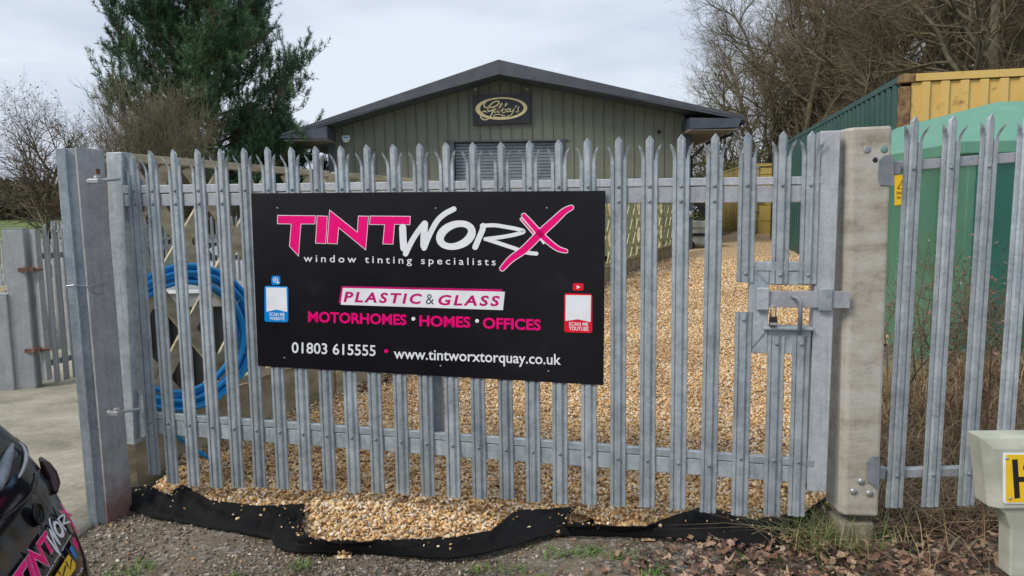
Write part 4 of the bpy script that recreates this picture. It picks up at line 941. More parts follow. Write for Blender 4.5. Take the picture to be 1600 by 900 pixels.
# dark metal storage rack behind the trellis
q = gnd(285, 640, -.15); q = at(275, 600, 5.9); rk = thing('storage_cabinet', 'dark corrugated metal store with a grey lid behind the trellis', 'cabinet', (q[0], 5.9, -.2), .1)
DK = nmat('dark sheet metal', (.035,.037,.042), (.07,.073,.08), 3, .5, .3, .1)
mb = MB(); corr(mb, (-.5, 0), (.5, 0), 0, 1.05, .16, .05, (0, -1), .45); mb.box((0, .42, .52), (.98, .8, 1.04)); mb.build('body', DK, rk)
mb = MB(); mb.box((0, .38, 1.12), (1.12, .98, .13)); mb.build('lid', G_far, rk, bevel=.01); mb = MB(); mb.box((0, -.12, 1.19), (1.1, .03, .025)); mb.build('lid_edge', WHITE, rk)

GLASS = plain('dark car glass', (.012,.014,.018), .08); TYRE = plain('tyre rubber', (.018,.018,.019), .8); ALLOY = plain('alloy wheel', (.35,.36,.38), .3, .6)
def carshape(Lc, W, levels):
    """levels: (z, half width, rear x, front x). plan outline is a rounded rectangle; x back->front"""
    k = 40; V = []
    for z, w, xr_, xf, e in levels:
        cx = (xr_+xf)/2; a = (xf-xr_)/2
        for i in range(k):
            t = 2*PI*i/k+PI/k; c, s_ = math.cos(t), math.sin(t); p = 2/e
            V.append((cx+a*math.copysign(abs(c)**p, c), w*math.copysign(abs(s_)**p, s_), z))
    F = []
    for i in range(len(levels)-1):
        for j in range(k): F.append((i*k+j, i*k+(j+1) % k, (i+1)*k+(j+1) % k, (i+1)*k+j))
    F += [tuple(range(k))[::-1], tuple((len(levels)-1)*k+j for j in range(k))]
    return V, F, k
def make_car(name, label, loc, rz, paint, van=False, group=None):
    t = thing(name, label, 'van' if van else 'car', loc, rz, group)
    if van: lv = [(.22,.86,0,4.7,7),(.5,.93,-.04,4.8,7),(.95,.93,-.03,4.75,6),(1.25,.92,0,4.3,6),(1.7,.86,.04,3.7,6),(1.95,.80,.08,3.45,6),(2.02,.70,.2,3.3,6)]
    else: lv = [(.20,.80,.05,3.95,6),(.35,.86,-.02,4.05,5),(.6,.87,-.03,4.05,5),(.80,.86,.02,3.95,5),(.92,.83,.06,3.2,5),(1.2,.72,.28,2.5,5),(1.38,.62,.5,2.15,5),(1.45,.50,.75,1.95,4)]
    V, F, k = carshape(4, 1.7, lv); mb = MB(); mb.add(V, F); b = mb.build('body', paint, t, True); s2 = b.modifiers.new('smooth', 'SUBSURF'); s2.levels = s2.render_levels = 1
    mb = MB()
    z0, z1 = (1.3, 1.75) if van else (.95, 1.32)
    def ring(z):
        for a, c in zip(lv, lv[1:]):
            if a[0] <= z <= c[0]: f = (z-a[0])/(c[0]-a[0]); return [a[i]*(1-f)+c[i]*f for i in range(5)]
    for side in (-1, 1):
        for (f0, f1) in ((.14, .45), (.50, .80)) if not van else ((.70, .86),):
            vs = []
            for z in (z0, z1):
                r = ring(z); 
                for f in (f0, f1): vs.append((r[2]+(r[3]-r[2])*f, side*(r[1]+.006), z))
            mb.add(vs, [(0,1,3,2)])
    for end in (0, 1):
        if van and end == 0: continue
        vs = []
        for z in (z0, z1):
            r = ring(z); x = r[3]+.006 if end else r[2]-.006
            for s3 in (-.72, .72): vs.append((x, s3*r[1], z))
        mb.add(vs, [(0,1,3,2)])
    mb.build('window', GLASS, t)
    for x in (.75, 3.25 if not van else 3.8):
        for y in (-.80, .80):
            mb = MB(); mb.lathe([(.2,-.1),(.30,-.1),(.32,-.07),(.32,.07),(.30,.1),(.2,.1)], (x, y, .32), (0,1,0), 24); w = mb.build('wheel', TYRE, t, True)
            mb = MB(); mb.lathe([(.19,-.11),(.2,.11),(.1,.112)], (x, y, .32), (0,1,0), 20); mb.build('rim', ALLOY, w, True)
    for s3 in (-.6, .6):
        mb = MB(); mb.box((.02 if not van else -.02, s3, .75 if not van else 1.0), (.06, .22, .16 if not van else .3)); mb.build('tail_light', REDV, t, bevel=.02)
        mb = MB(); mb.box((3.94 if not van else 4.7, s3, .62), (.10, .26, .13)); mb.build('headlight', WHITE, t, bevel=.02)
    return t
PW = plain('white car paint', (.70,.72,.74), .25); PB = plain('blue car paint', (.05,.15,.42), .25); PS = plain('silver car paint', (.40,.42,.44), .3, .5)
make_car('parked_car', 'white hatchback parked at the left edge behind the thick gate post', (-14.6, 19.0, -.3), 2.6, PW)
make_car('parked_car', 'white hatchback glimpsed through the trellis beside the pipe coil', (-6.1, 15.2, -.27), 2.0, PW)
make_car('parked_car', 'blue hatchback parked at the far left edge beyond the posts', (-18.5, 24., -.3), 2.6, PB)
# rubble / pallets at the far left, low dark pile
q = gnd(12, 545, -.2); pl_ = thing('pallet_stack', 'stack of grey pallets beside the short concrete post', 'pallets', (-7.5, 9.6, -.24), .3)
for i in range(6):
    mb = MB(); z = .15*i
    for j in range(7): mb.box((0, -.5+j*.166, z+.13), (1.2, .1, .022))
    for x in (-.53, 0, .53): mb.box((x, 0, z+.065), (.1, 1.05, .09))
    mb.build('pallet', WOOD, pl_)

# ---------------------------------------------------------------- the black car in the near left corner
CARP = nmat('black car paint', (.006,.0065,.008), (.012,.0125,.014), 5, .09, 0, .0, rnd=False, spec=.6)
carO = np.array([-1.15, 1.65, 0.]); cl = np.array([-.2955, .9553, 0.]); cl /= np.linalg.norm(cl); cf = np.array([-cl[1], cl[0], 0])     # lateral (away from camera), forward
ca = math.atan2(cf[1], cf[0])
# local axes: x forward, y = forward rotated +90 deg = toward -lateral
car = thing('black_car', 'black hatchback with pink and white tinting advert across its tailgate', 'car', (carO[0], carO[1], 0), ca)
lv = [(.16,.78,.08,3.9,5),(.30,.86,.0,4.0,4.5),(.50,.87,-.01,4.02,4.5),(.62,.86,.03,4.0,4.5),(.74,.85,.05,3.95,4.2),(.86,.835,.09,3.9,4),(.93,.81,.13,3.5,3.8),(.985,.775,.17,3.2,3.8),(1.04,.745,.215,2.95,3.8),(1.2,.69,.33,2.6,4),(1.36,.62,.46,2.3,4),(1.42,.57,.40,2.15,4),(1.46,.45,.55,2.0,4)]
V, F, k = carshape(4, 1.7, lv); mb = MB(); mb.add(V, F); body = mb.build('body', CARP, car, True); s2 = body.modifiers.new('smooth', 'SUBSURF'); s2.levels = s2.render_levels = 2
def ringat(z):
    for a, c in zip(lv, lv[1:]):
        if a[0] <= z <= c[0]: f = (z-a[0])/(c[0]-a[0]); return [a[i]*(1-f)+c[i]*f for i in range(5)]
def surf(th, z, off=0.):      # th: angle on plan outline, rear centre is pi
    w_ = ringat(z); cx = (w_[2]+w_[3])/2; a = (w_[3]-w_[2])/2+off; c, s_ = math.cos(th), math.sin(th); p = 2/w_[4]
    return Vector((cx+a*math.copysign(abs(c)**p, c), (w_[1]+off)*math.copysign(abs(s_)**p, s_), z))
def patch(name, mat, t0, t1, z0, z1, off, nt_=14, nz_=8, parent=car, shape=None):
    vs = []; 
    for i in range(nz_+1):
        for j in range(nt_+1):
            f, g_ = j/nt_, i/nz_; 
            a, z = (t0+(t1-t0)*f, z0+(z1-z0)*g_) if shape is None else shape(f, g_)
            vs.append(surf(a, z, off))
    mb = MB(); mb.add(vs, [(i*(nt_+1)+j, i*(nt_+1)+j+1, (i+1)*(nt_+1)+j+1, (i+1)*(nt_+1)+j) for i in range(nz_) for j in range(nt_)])
    return mb.build(name, mat, parent, True)
DKG = plain('dark chrome', (.03,.032,.036), .15, .9)
LAMP = nmat('smoked tail lamp', (.012,.007,.007), (.03,.010,.010), 6, .12, 0, 0)
patch('rear_window', GLASS, PI-1.02, PI+1.02, .945, 1.36, .005, 24, 12)
patch('window_seal', BLACK, PI-1.06, PI+1.06, .925, .945, .007, 24, 2)
for sg_ in (-1, 1):
    patch('side_window', GLASS, sg_*1.25, sg_*1.95, 1.0, 1.34, .006, 16)
    pts_ = []
    for f in np.linspace(0, 1, 9):
        th_ = PI+sg_*(1.02+.16*math.sin(PI*f)*.5); pts_.append(surf(th_, .975-.155*f, .0))
    mb = MB(); mb.tube(pts_, [.006,.016,.022,.025,.026,.028,.030,.026,.010], 10); mb.build('tail_light', LAMP, car, True)
# wiper on the glass, rubbing strip, lamp gasket, emblem
def csurf_px(px, py, off=.0):       # ray hit with the rear of the car (search in depth)
    d = ray(px, py); best = None
    M = np.array([[cf[0], cf[1]], [-cf[1], cf[0]]])
    prev = None
    for Y in np.linspace(.8, 2.4, 400):
        P = EYE+d*Y/d[1]; l = M@(P[:2]-carO[:2]); z = P[2]
        if not .17 < z < 1.45: prev = None; continue
        w_ = ringat(z); cx = (w_[2]+w_[3])/2; a = (w_[3]-w_[2])/2+off; v_ = (abs(l[0]-cx)/a)**w_[4]+(abs(l[1])/(w_[1]+off))**w_[4]-1
        if prev is not None and prev[0] > 0 >= v_:
            f = prev[0]/(prev[0]-v_); l2 = prev[1]*(1-f)+np.array([l[0], l[1], z])*f; return Vector(l2)
        prev = (v_, np.array([l[0], l[1], z]))
    return None
def cpf(px, py, w):
    p = csurf_px(px, py, .0015+w)
    if p is None: p = csurf_px(px-8, py+4, .0015+w) or Vector((.1, -.7, .7))
    return tuple(p)
def homog(src, dst):
    A = []; 
    for (x, y), (u, v_) in zip(src, dst): A += [[x, y, 1, 0, 0, 0, -u*x, -u*y], [0, 0, 0, x, y, 1, -v_*x, -v_*y]]
    h = np.linalg.solve(np.array(A, float), np.array([q for p in dst for q in p], float)); H = np.append(h, 1).reshape(3, 3)
    return lambda x, y: (lambda r: (r[0]/r[2], r[1]/r[2]))(H@np.array([x, y, 1.]))
Hc = homog([(433,336),(642,337),(615,382),(850,362)], [(19,900),(71,828),(83,861),(103,800)])
# the logo plane: a best-fit plane on the tailgate, so lettering stays flat and undistorted
LP = [csurf_px(*q) for q in ((40, 880), (70, 840), (95, 810), (60, 800), (85, 870))]; LP = [p for p in LP if p is not None]
def clf(px, py, w):
    x, y = Hc(px, py); return cpf(x, y, w)
logo(clf, car, .0008, .0006)
def ctext(s, p0, p1, h, lift, name, mat): put_text(s, cpf, p0, p1, h, .003, name, mat, car, lift=lift, bold=.01, spacing=1.2)
ctext('window tinting specialists', (73, 902), (112, 836), 3.2, (-.75, -.65), 'slogan_lettering', WHITE)
ctext('.co.uk', (119, 905), (131, 887), 4, (-.8, -.5), 'web_lettering', WHITE)
mb = MB(); mb.prism([(86,900),(107,866),(118,880),(118,888),(108,903)], cpf, .002, .004); mb.build('number_plate', YEL, car)
mb = MB(); stroke_mesh(mb, [(92,893),(98,902),(103,884)], 2.2, cpf, .0055); stroke_mesh(mb, [(104,878),(110,890),(112,874)], 2., cpf, .0055); mb.parts('plate_character', INK, car)
mb = MB(); mb.prism([(108,857),(112,851),(120,868),(120,876)], cpf, .002, .004); mb.build('social_badge', BLUEV, car)
mb = MB(); mb.prism([(113,848),(116,838),(122,850),(123,862)], cpf, .002, .004); mb.build('social_badge', PINK, car)
for nm_, mt_, px_, rad_ in (('rear_wiper', G_dark, ((-4, 762), (2, 745), (8, 726), (15, 706), (20, 694)), (.012, .016, .015, .010, .004)), ('wiper_arm', ZINC, ((29, 746), (35, 736), (40, 722), (41, 709), (36, 698), (29, 691)), (.003, .005, .006, .006, .005, .004))):
    wpts = [(csurf_px(*q, .015), rr_) for q, rr_ in zip(px_, rad_)]; wpts = [w_ for w_ in wpts if w_[0] is not None]
    if len(wpts) > 2: mb = MB(); mb.tube([w_[0] for w_ in wpts], [w_[1] for w_ in wpts], 8); mb.build(nm_, mt_, car, True)
def graze(px, py):      # point of the body outline nearest to this line of sight
    d = ray(px, py); M = np.array([[cf[0], cf[1]], [-cf[1], cf[0]]]); best = None
    for Y in np.linspace(1., 2.8, 400):
        P = EYE+d*Y/d[1]; l = M@(P[:2]-carO[:2]); z = P[2]
        if not .17 < z < 1.45: continue
        w_ = ringat(z); cx = (w_[2]+w_[3])/2; a = (w_[3]-w_[2])/2; v_ = (abs(l[0]-cx)/a)**w_[4]+(abs(l[1])/w_[1])**w_[4]-1
        if best is None or v_ < best[0]: best = (v_, (l[0], l[1], z))
        if v_ < 0: break
    return best[1]
mb = MB(); gp = [graze(*q) for q in ((63, 716), (71, 727), (79, 741), (84, 756), (86, 768))]; mb.tube(gp, [.006, .014, .018, .018, .008], 14); o = mb.build('tail_light', LAMP, car, True)
mb = MB(); sp_ = [csurf_px(*q, .0005) for q in ((60,716),(61,735),(58,758),(44,778),(24,796),(2,812))]; sp_ = [q for q in sp_ if q is not None]
if len(sp_) > 2: mb.tube([tuple(q) for q in sp_], .0028, 6); mb.build('panel_gap', BLACK, car, True)
mb = MB(); q = csurf_px(57, 803, .0)
if q is not None:
    mb.lathe([(.031,0),(.031,.006),(.027,.009),(.025,.004),(.0,.003)], q, (-1,0,.15), 28); mb.build('rear_emblem', DKG, car, True)
mb = MB(); mb.box((.45, 0, 1.435), (.22, 1.05, .03)); mb.build('spoiler', CARP, car, bevel=.01)
for x in (.72, 3.2):
    for y in (-.78, .78):
        mb = MB(); mb.lathe([(.2,-.1),(.29,-.1),(.31,-.07),(.31,.07),(.29,.1),(.2,.1)], (x, y, .31), (0,1,0), 28); w = mb.build('wheel', TYRE, car, True)
        mb = MB(); mb.lathe([(.19,-.11),(.2,.11),(.1,.112)], (x, y, .31), (0,1,0), 20); mb.build('rim', ALLOY, w, True)

# ---------------------------------------------------------------- vegetation
def segmesh(name, A, B, ra, rb, k=3):
    A, B = np.array(A), np.array(B); n = len(A); d = B-A; d /= np.linalg.norm(d, axis=1)[:, None]+1e-9
    h = np.where(np.abs(d[:, 2:3]) < .9, np.array([[0, 0, 1.]]), np.array([[1., 0, 0]])); u = np.cross(d, h); u /= np.linalg.norm(u, axis=1)[:, None]; w = np.cross(d, u)
    V = np.zeros((n, 2*k, 3))
    for j in range(k):
        a = 2*PI*j/k; o = u*math.cos(a)+w*math.sin(a); V[:, j] = A+o*np.array(ra)[:, None]; V[:, k+j] = B+o*np.array(rb)[:, None]
    f = np.array([(j, (j+1) % k, k+(j+1) % k, k+j) for j in range(k)]); F = (f[None]+np.arange(n)[:, None, None]*2*k).reshape(-1, 4)
    return fast(name, V.reshape(-1, 3), F, k > 4)
def grow(seed, H, r0, spec, lean=(0, 0), stems=1, up=.25, first=.3, wob=.12, rmin=.004):
    """spec: per level (children, length ratio, angle min, max)"""
    g = np.random.default_rng(seed); out = {0: [], 1: [], 2: []}; tips = []
    stack = []
    for s_ in range(stems):
        a = 2*PI*s_/stems+g.random(); t = 0 if stems == 1 else g.uniform(.03, .36)
        d = np.array([math.cos(a)*t+lean[0], math.sin(a)*t+lean[1], 1.]); d /= np.linalg.norm(d); stack.append((np.zeros(3), d, H*(1 if stems == 1 else g.uniform(.75, 1)), r0, 0))
    while stack:
        p, d, Ln, r, lvl = stack.pop(); ns = (9, 6, 5, 4, 3, 3)[lvl]; step = Ln/ns; pts = [(p, r, d)]; last = lvl >= len(spec)
        for i in range(ns):
            d = d+g.normal(size=3)*wob*(1+.5*(lvl > 0))+np.array([0, 0, up*.12*(lvl > 0)]); d = d/np.linalg.norm(d); q = p+d*step; r2 = max(rmin*.7, r*(1-.8*(i+1)/ns) if lvl else r*(1-.75*((i+1)/ns)**1.3))
            r1 = pts[-1][1]; out[0 if lvl == 0 else (1 if lvl < min(3, len(spec)) else 2)].append((p, q, r1, r2)); p = q; pts.append((p, r2, d))
        if last: tips.append(p); continue
        nc, ratio, a0, a1 = spec[lvl]
        for c in range(nc):
            f = (first if lvl == 0 else .15)+(1-(first if lvl == 0 else .15))*(c+g.random())/nc; i = min(ns-1, int(f*ns)); fr = f*ns-i
            P0, r_, dd = pts[i]; P1 = pts[i+1][0]; pos = P0+(P1-P0)*fr
            an = R_(g.uniform(a0, a1)); ax = g.normal(size=3); ax -= dd*(ax@dd); ax /= np.linalg.norm(ax); nd = dd*math.cos(an)+ax*math.sin(an)
            rr = max(rmin, min(r_*.62, pts[i][1]*.7)); stack.append((pos, nd, Ln*ratio*g.uniform(.7, 1.15)*(1.15-.55*f if lvl == 0 else 1), rr, lvl+1))
    return out, np.array(tips)
BARK = nmat('olive brown bark', (.075,.066,.038), (.16,.145,.09), 4, .9, 0, .4, rnd=True)
BARKG = nmat('mossy grey bark', (.075,.070,.045), (.15,.145,.10), 5, .9, 0, .4)
TWIG = nmat('brown winter twigs', (.105,.08,.046), (.21,.168,.098), 2.5, .9, 0, 0, c3=(.19,.19,.11))
TWIGD = nmat('dark winter twigs', (.06,.045,.03), (.12,.095,.06), 2.5, .9, 0, 0)
TWIG2 = nmat('pale winter twigs', (.12,.10,.06), (.23,.20,.125), 2.5, .9, 0, 0)
def segs(lst): A, B, a, b_ = zip(*lst); return np.array(A), np.array(B), np.array(a), np.array(b_)
def bare_tree(seed, H, r0, spec, **kw):
    out, tips = grow(seed, H, r0, spec, **kw)
    return segmesh('trunk', *segs(out[0]), k=8), segmesh('limbs', *segs(out[1]), k=5), segmesh('twigs', *segs(out[2]), k=3), tips
def place_tree(name, label, meshes, loc, rz, sc, bark, twig, group=None, cat='tree', zs=1.):
    t = thing(name, label, cat, loc, rz, group); t.scale = (sc, sc, sc*zs)
    tr_ = link('trunk', meshes[0], bark, t); cr = link('limbs', meshes[1], bark, t); cr2 = link('crown', meshes[2], twig, t); return t
woods = [bare_tree(s_, 13, .17, [(20, .40, 25, 60), (9, .55, 25, 55), (7, .5, 25, 60), (5, .55, 20, 60)], first=.12, up=.5) for s_ in (11, 12, 13, 14)]
lows = (1155, 37, .62, 2), (1205, 43, .95, 0), (1130, 36, .45, 1)
spots = [(1480, 22, 1.05, 0), (1560, 19, 1.0, 1), (1380, 24, 1.05, 2), (1630, 24, 1.05, 3), (1300, 28, 1.0, 0), (1235, 31, .98, 1), (1175, 35, .92, 3), (1430, 30, 1.2, 1), (1530, 29, 1.25, 2), (1340, 35, 1.15, 3), (1265, 39, 1.1, 2), (1395, 39, 1.25, 0), (1595, 34, 1.2, 2), (1230, 36, .8, 0)]+list(lows)
wl_ = ['bare winter tree behind the yellow end of the long container', 'bare multi branched tree above the mint kiosk roof', 'bare dark tree rising from the middle of the green container', 'bare tree at the right edge above the yellow container', 'bare tree above the far half of the green container', 'bare tree over the far end of the green container', 'bare tree between the eaves and the green container', 'tall bare tree set back behind the container corner', 'tall bare tree set back above the kiosk', 'bare tree set back over the middle of the container', 'bare tree far back over the container end', 'tall bare tree furthest back behind the green container', 'tall bare tree far back at the right edge', 'short bare tree behind the far end of the green container', 'low bare tree just right of the workshop eaves', 'bare tree far back right of the eaves', 'lowest bare sapling touching the workshop roof']
for i, (px, Y, sc, k_) in enumerate(spots):
    x = at(px, 300, Y)[0]; place_tree('bare_tree', wl_[i], woods[k_], (x, Y, .7), i*1.37, sc, BARK, TWIG if i % 3 else TWIG2, 'bare trees behind the containers')
tl = bare_tree(21, 5.9, .15, [(16, .62, 30, 62), (10, .55, 25, 55), (6, .5, 25, 60), (4, .5, 20, 60)], first=.22, up=.5)
x = at(66, 300, 23)[0]; t = place_tree('bare_tree', 'spreading bare tree with a few russet leaves at the far left', tl, (x, 23, -.3), .4, .73, BARK, TWIGD, None)
RUSL = nmat('russet leaves', (.14,.07,.05), (.26,.16,.12), 6, .8, 0, 0)
def leafcloud(name, P, size, flat=.0, aspect=.6):
    n = len(P); Rm = rotm(n); q = np.array([(-.5, 0, 0), (0, -aspect/2, .08), (.5, 0, 0), (0, aspect/2, .08)]); V = np.einsum('nij,kj->nki', Rm, q)*size[:, None, None]+P[:, None, :]
    return fast(name, V.reshape(-1, 3), np.arange(4*n).reshape(-1, 4))
tp_ = tl[3]; sel = tp_[rng.integers(0, len(tp_), 2200)]; sel = sel[sel[:, 2] > 3.]+rng.normal(size=(len(sel[sel[:, 2] > 3.]), 3))*.06
link('leaves', leafcloud('leaves', sel, rng.uniform(.05, .11, len(sel))), RUSL, t)
t2_ = bare_tree(22, 4.2, .10, [(12, .6, 30, 60), (8, .55, 25, 55), (6, .5, 25, 60), (4, .5, 20, 60)], first=.15, up=.5)
for px, Y, sc, lab in ((-60, 27, .85, 'bare tree at the extreme left edge'), (150, 30, .85, 'small bare tree between the spreading tree and the twiggy bush'), (118, 36, .9, 'bare tree far back beyond the left hinge post')):
    place_tree('bare_tree', lab, t2_, (at(px, 300, Y)[0], Y, -.3), px*.1, sc, BARKG, TWIG2)
# twiggy multi-stem bush before the pine
bu = bare_tree(31, 3.9, .05, [(13, .5, 20, 55), (8, .55, 20, 55), (6, .55, 20, 50)], stems=22, first=.1, up=.7, wob=.09, rmin=.0045)
x = at(250, 300, 15.5)[0]; place_tree('twiggy_bush', 'dense brown twiggy bush in front of the dark pine', bu, (x, 15.5, -.3), .3, .70, BARKG, TWIG2, None, 'bush', 1.42)
bu2 = bare_tree(32, 3., .04, [(10, .55, 15, 50), (8, .55, 15, 50), (6, .55, 15, 45)], stems=9, first=.1, up=.5, wob=.1, rmin=.0045)
x = at(345, 300, 16.5)[0]; place_tree('twiggy_bush', 'lower brown bush under the right side of the pine', bu2, (x, 16.5, -.3), 1.3, .55, BARKG, TWIG, None, 'bush', 1.3)

# pine: trunk, whorled limbs, needle shoots
NEED = nmat('blue green pine needles', (.040,.10,.048), (.075,.165,.068), 1.1, .7, 0, 0, c3=(.125,.215,.075), rnd=False)
def pine(seed, H, spread, nl):
    g = np.random.default_rng(seed); T = []; Lb = []; sh = []
    p = np.zeros(3); pts = [p]
    for i in range(12): q = p+np.array([g.normal()*.06, g.normal()*.06, H/12]); T.append((p, q, .20*(1-i/13), .20*(1-(i+1)/13))); p = q; pts.append(p)
    for k_ in range(nl):
        f = .10+.88*(k_+g.random())/nl; h = f*12; i = min(11, int(h)); pos = pts[i]+(pts[i+1]-pts[i])*(h-i); a = k_*2.4+g.normal()*.3
        Lr = spread*(1.0-.5*max(0, f-.5)/.5-.25*max(0, .25-f)/.25)*g.uniform(.72, 1.12); el = .05+.5*f+g.normal()*.08
        d = np.array([math.cos(a)*math.cos(el), math.sin(a)*math.cos(el), math.sin(el)]); ns = 7; r = .045*(1.3-f)
        q0 = pos
        for s_ in range(ns):
            d = d+np.array([0, 0, .06])+g.normal(size=3)*.05; d /= np.linalg.norm(d); q1 = q0+d*Lr/ns; Lb.append((q0, q1, r*(1-s_/ns)+.006, r*(1-(s_+1)/ns)+.006))
            if s_ >= 1:
                for c in range(5 if s_ < ns-1 else 8):
                    b0 = q0+(q1-q0)*g.random(); bd_ = d*.55+g.normal(size=3)*.55+np.array([0, 0, .30]); bd_ /= np.linalg.norm(bd_); bl = Lr*.30*g.uniform(.5, 1.1)
                    b1 = b0+bd_*bl*.5; b2_ = b1+(bd_+np.array([0, 0, .3]))*bl*.5; Lb += [(b0, b1, .010, .008), (b1, b2_, .008, .006)]
                    for z in range(5):
                        e0 = b0+(b2_-b0)*g.uniform(.3, 1.02); ed = bd_*.4+g.normal(size=3)*.35+np.array([0, 0, .75]); ed /= np.linalg.norm(ed); sh.append((e0, ed, g.uniform(.24, .42)))
            q0 = q1
        for z in range(4): ed = d*.6+g.normal(size=3)*.3+np.array([0, 0, .6]); ed /= np.linalg.norm(ed); sh.append((q0, ed, g.uniform(.25, .45)))
    P0_ = np.array([s_[0] for s_ in sh]); D = np.array([s_[1] for s_ in sh]); Ls_ = np.array([s_[2] for s_ in sh]); n = len(sh); m_ = 40
    t = g.random((n, m_)); az = g.random((n, m_))*2*PI; h = np.where(np.abs(D[:, 2:3]) < .9, np.array([[0, 0, 1.]]), np.array([[1., 0, 0]])); u = np.cross(D, h); u /= np.linalg.norm(u, axis=1)[:, None]; w = np.cross(D, u)
    base = P0_[:, None]+D[:, None]*(t*Ls_[:, None])[..., None]; rad = u[:, None]*np.cos(az)[..., None]+w[:, None]*np.sin(az)[..., None]
    nl_ = (.10+.04*g.random((n, m_)))[..., None]; dirn = D[:, None]*.62+rad*.8; tip = base+dirn*nl_; sd = np.cross(dirn, rad+g.normal(size=(n, m_, 3))*.4); sd /= np.linalg.norm(sd, axis=2)[..., None]+1e-9; sd *= .0085
    V = np.stack([base-sd, base+sd, tip], 2).reshape(-1, 3); F = np.arange(len(V)).reshape(-1, 3)
    return segmesh('trunk', *segs(T), k=10), segmesh('limbs', *segs(Lb), k=4), fast('needles', V, F), n
pn = pine(5, 8.6, 3.3, 74); x = at(333, 300, 20)[0]
t = thing('pine_tree', 'large dark green pine standing left of the workshop', 'tree', (x, 20, -.3)); t.scale = (.88, .9, 1.); link('trunk', pn[0], BARK, t); link('limbs', pn[1], BARK, t); link('crown', pn[2], NEED, t)
pn2 = pine(6, 4.1, 1.9, 26); x = at(448, 300, 21.5)[0]
t = thing('pine_tree', 'smaller pine tucked against the left eaves of the workshop', 'tree', (x, 21.5, -.3), 1.); link('trunk', pn2[0], BARK, t); link('limbs', pn2[1], BARK, t); link('crown', pn2[2], NEED, t)

# far woodland band and hedge
def band(name, label, n, x0, x1, y0, y1, zf, size, stops, cat='woodland'):
    x = rng.uniform(x0, x1, n); y = rng.uniform(y0, y1, n); z = zf(x, y)*rng.random(n)**.8+(.6 if y0 > 90 else -.2); P = np.stack([x, y, z], 1)
    mm, nt, b = newmat(name+' foliage'); g = nt.nodes.new('ShaderNodeNewGeometry'); nt.links.new(ramp(nt, stops, g.outputs['Random Per Island']), b.inputs['Base Color']); b.inputs['Roughness'].default_value = .9
    return tag(link(name, leafcloud(name, P, rng.uniform(.6, 1.4, n)*size, aspect=.35), mm), label, cat, kind='stuff')
BR = [(0, (.035,.030,.018)), (.4, (.07,.058,.034)), (.75, (.11,.092,.055)), (1, (.085,.095,.04))]
band('far_woodland', 'distant leafless wooded bank behind the left trees', 60000, -115, -18, 100, 122, lambda x, y: 6.3+1.4*vnoise(x, y, .12)+.8*vnoise(x, y, .5, 3), 1.0, BR)
band('hedge', 'brown green hedge and scrub between the workshop and the containers', 26000, 5.6, 14, 31.5, 35, lambda x, y: 3.6+.8*vnoise(x, y, .9)+.05*(x), .16, [(0, (.05,.05,.02)), (.5, (.11,.11,.05)), (1, (.18,.17,.085))], 'hedge')
band('undergrowth', 'dark scrub at the foot of the bare trees behind the containers', 30000, 10, 36, 26, 40, lambda x, y: 2.6+1.0*vnoise(x, y, .5), .22, BR, 'undergrowth')
band('hedge_left', 'low brown hedge beyond the left boundary fence', 26000, -19, -5.5, 31, 34, lambda x, y: 2.2+.6*vnoise(x, y, .6), .18, BR, 'hedge').name = 'hedge'
# hill behind
mx_ = np.linspace(-130, -9, 40); my_ = np.linspace(34, 112, 24); X_, Y_ = np.meshgrid(mx_, my_); Z_ = -.4+2.0*sm((Y_-34)/76)*sm((-9-X_)/14); nx = len(mx_); i_, j_ = np.meshgrid(np.arange(nx-1), np.arange(len(my_)-1)); a_ = (j_*nx+i_).ravel()
tag(link('meadow', fast('meadow', np.stack([X_, Y_, Z_], -1).reshape(-1, 3), np.stack([a_, a_+1, a_+nx+1, a_+nx], 1), True), nmat('meadow grass', (.07,.105,.022), (.12,.17,.035), .4, .95, 0, .3, 3, rnd=False)), kind='structure')
hx = np.linspace(-220, 60, 60); hy = np.linspace(80, 190, 24); X_, Y_ = np.meshgrid(hx, hy)
Z_ = -1+10*sm((Y_-80)/70)*(.75+.25*vnoise(X_, Y_, .02, 1))*sm((20-X_)/80); nx = len(hx); i_, j_ = np.meshgrid(np.arange(nx-1), np.arange(len(hy)-1)); a_ = (j_*nx+i_).ravel()
tag(link('hill', fast('hill', np.stack([X_, Y_, Z_], -1).reshape(-1, 3), np.stack([a_, a_+1, a_+nx+1, a_+nx], 1), True), nmat('wooded hillside', (.05,.045,.028), (.11,.095,.06), .3, .95, 0, .5, 2, rnd=False)), kind='structure')

# blades: dead grass, green tufts
def blades(name, label, P, hgt, lean, wid, stops, cat='grass', curve=1.):
    n = len(P); a = rng.random(n)*2*PI; dx = np.stack([np.cos(a), np.sin(a), np.zeros(n)], 1)*lean[:, None]*hgt[:, None]; sdv = np.stack([-np.sin(a), np.cos(a), np.zeros(n)], 1)*wid[:, None]
    rows = []
    for t in (0, .4, .75, 1.):
        c = P+dx*t**1.7+np.array([0, 0, 1.])*(hgt*(t-curve*.32*t*t*np.minimum(1.6, lean)))[:, None]; w = sdv*(1-t)**.6 if t < 1 else sdv*0
        rows += [c-w*.5, c+w*.5]
    V = np.stack(rows, 1).reshape(-1, 3); f = np.array([(0, 1, 3, 2), (2, 3, 5, 4), (4, 5, 7, 6)]); F = (f[None]+np.arange(n)[:, None, None]*8).reshape(-1, 4)
    mm, nt, b = newmat(name+' blades'); g = nt.nodes.new('ShaderNodeNewGeometry'); nt.links.new(ramp(nt, stops, g.outputs['Random Per Island']), b.inputs['Base Color']); b.inputs['Roughness'].default_value = .75
    return tag(link(name, fast(name, V, F), mm), label, cat, kind='stuff')
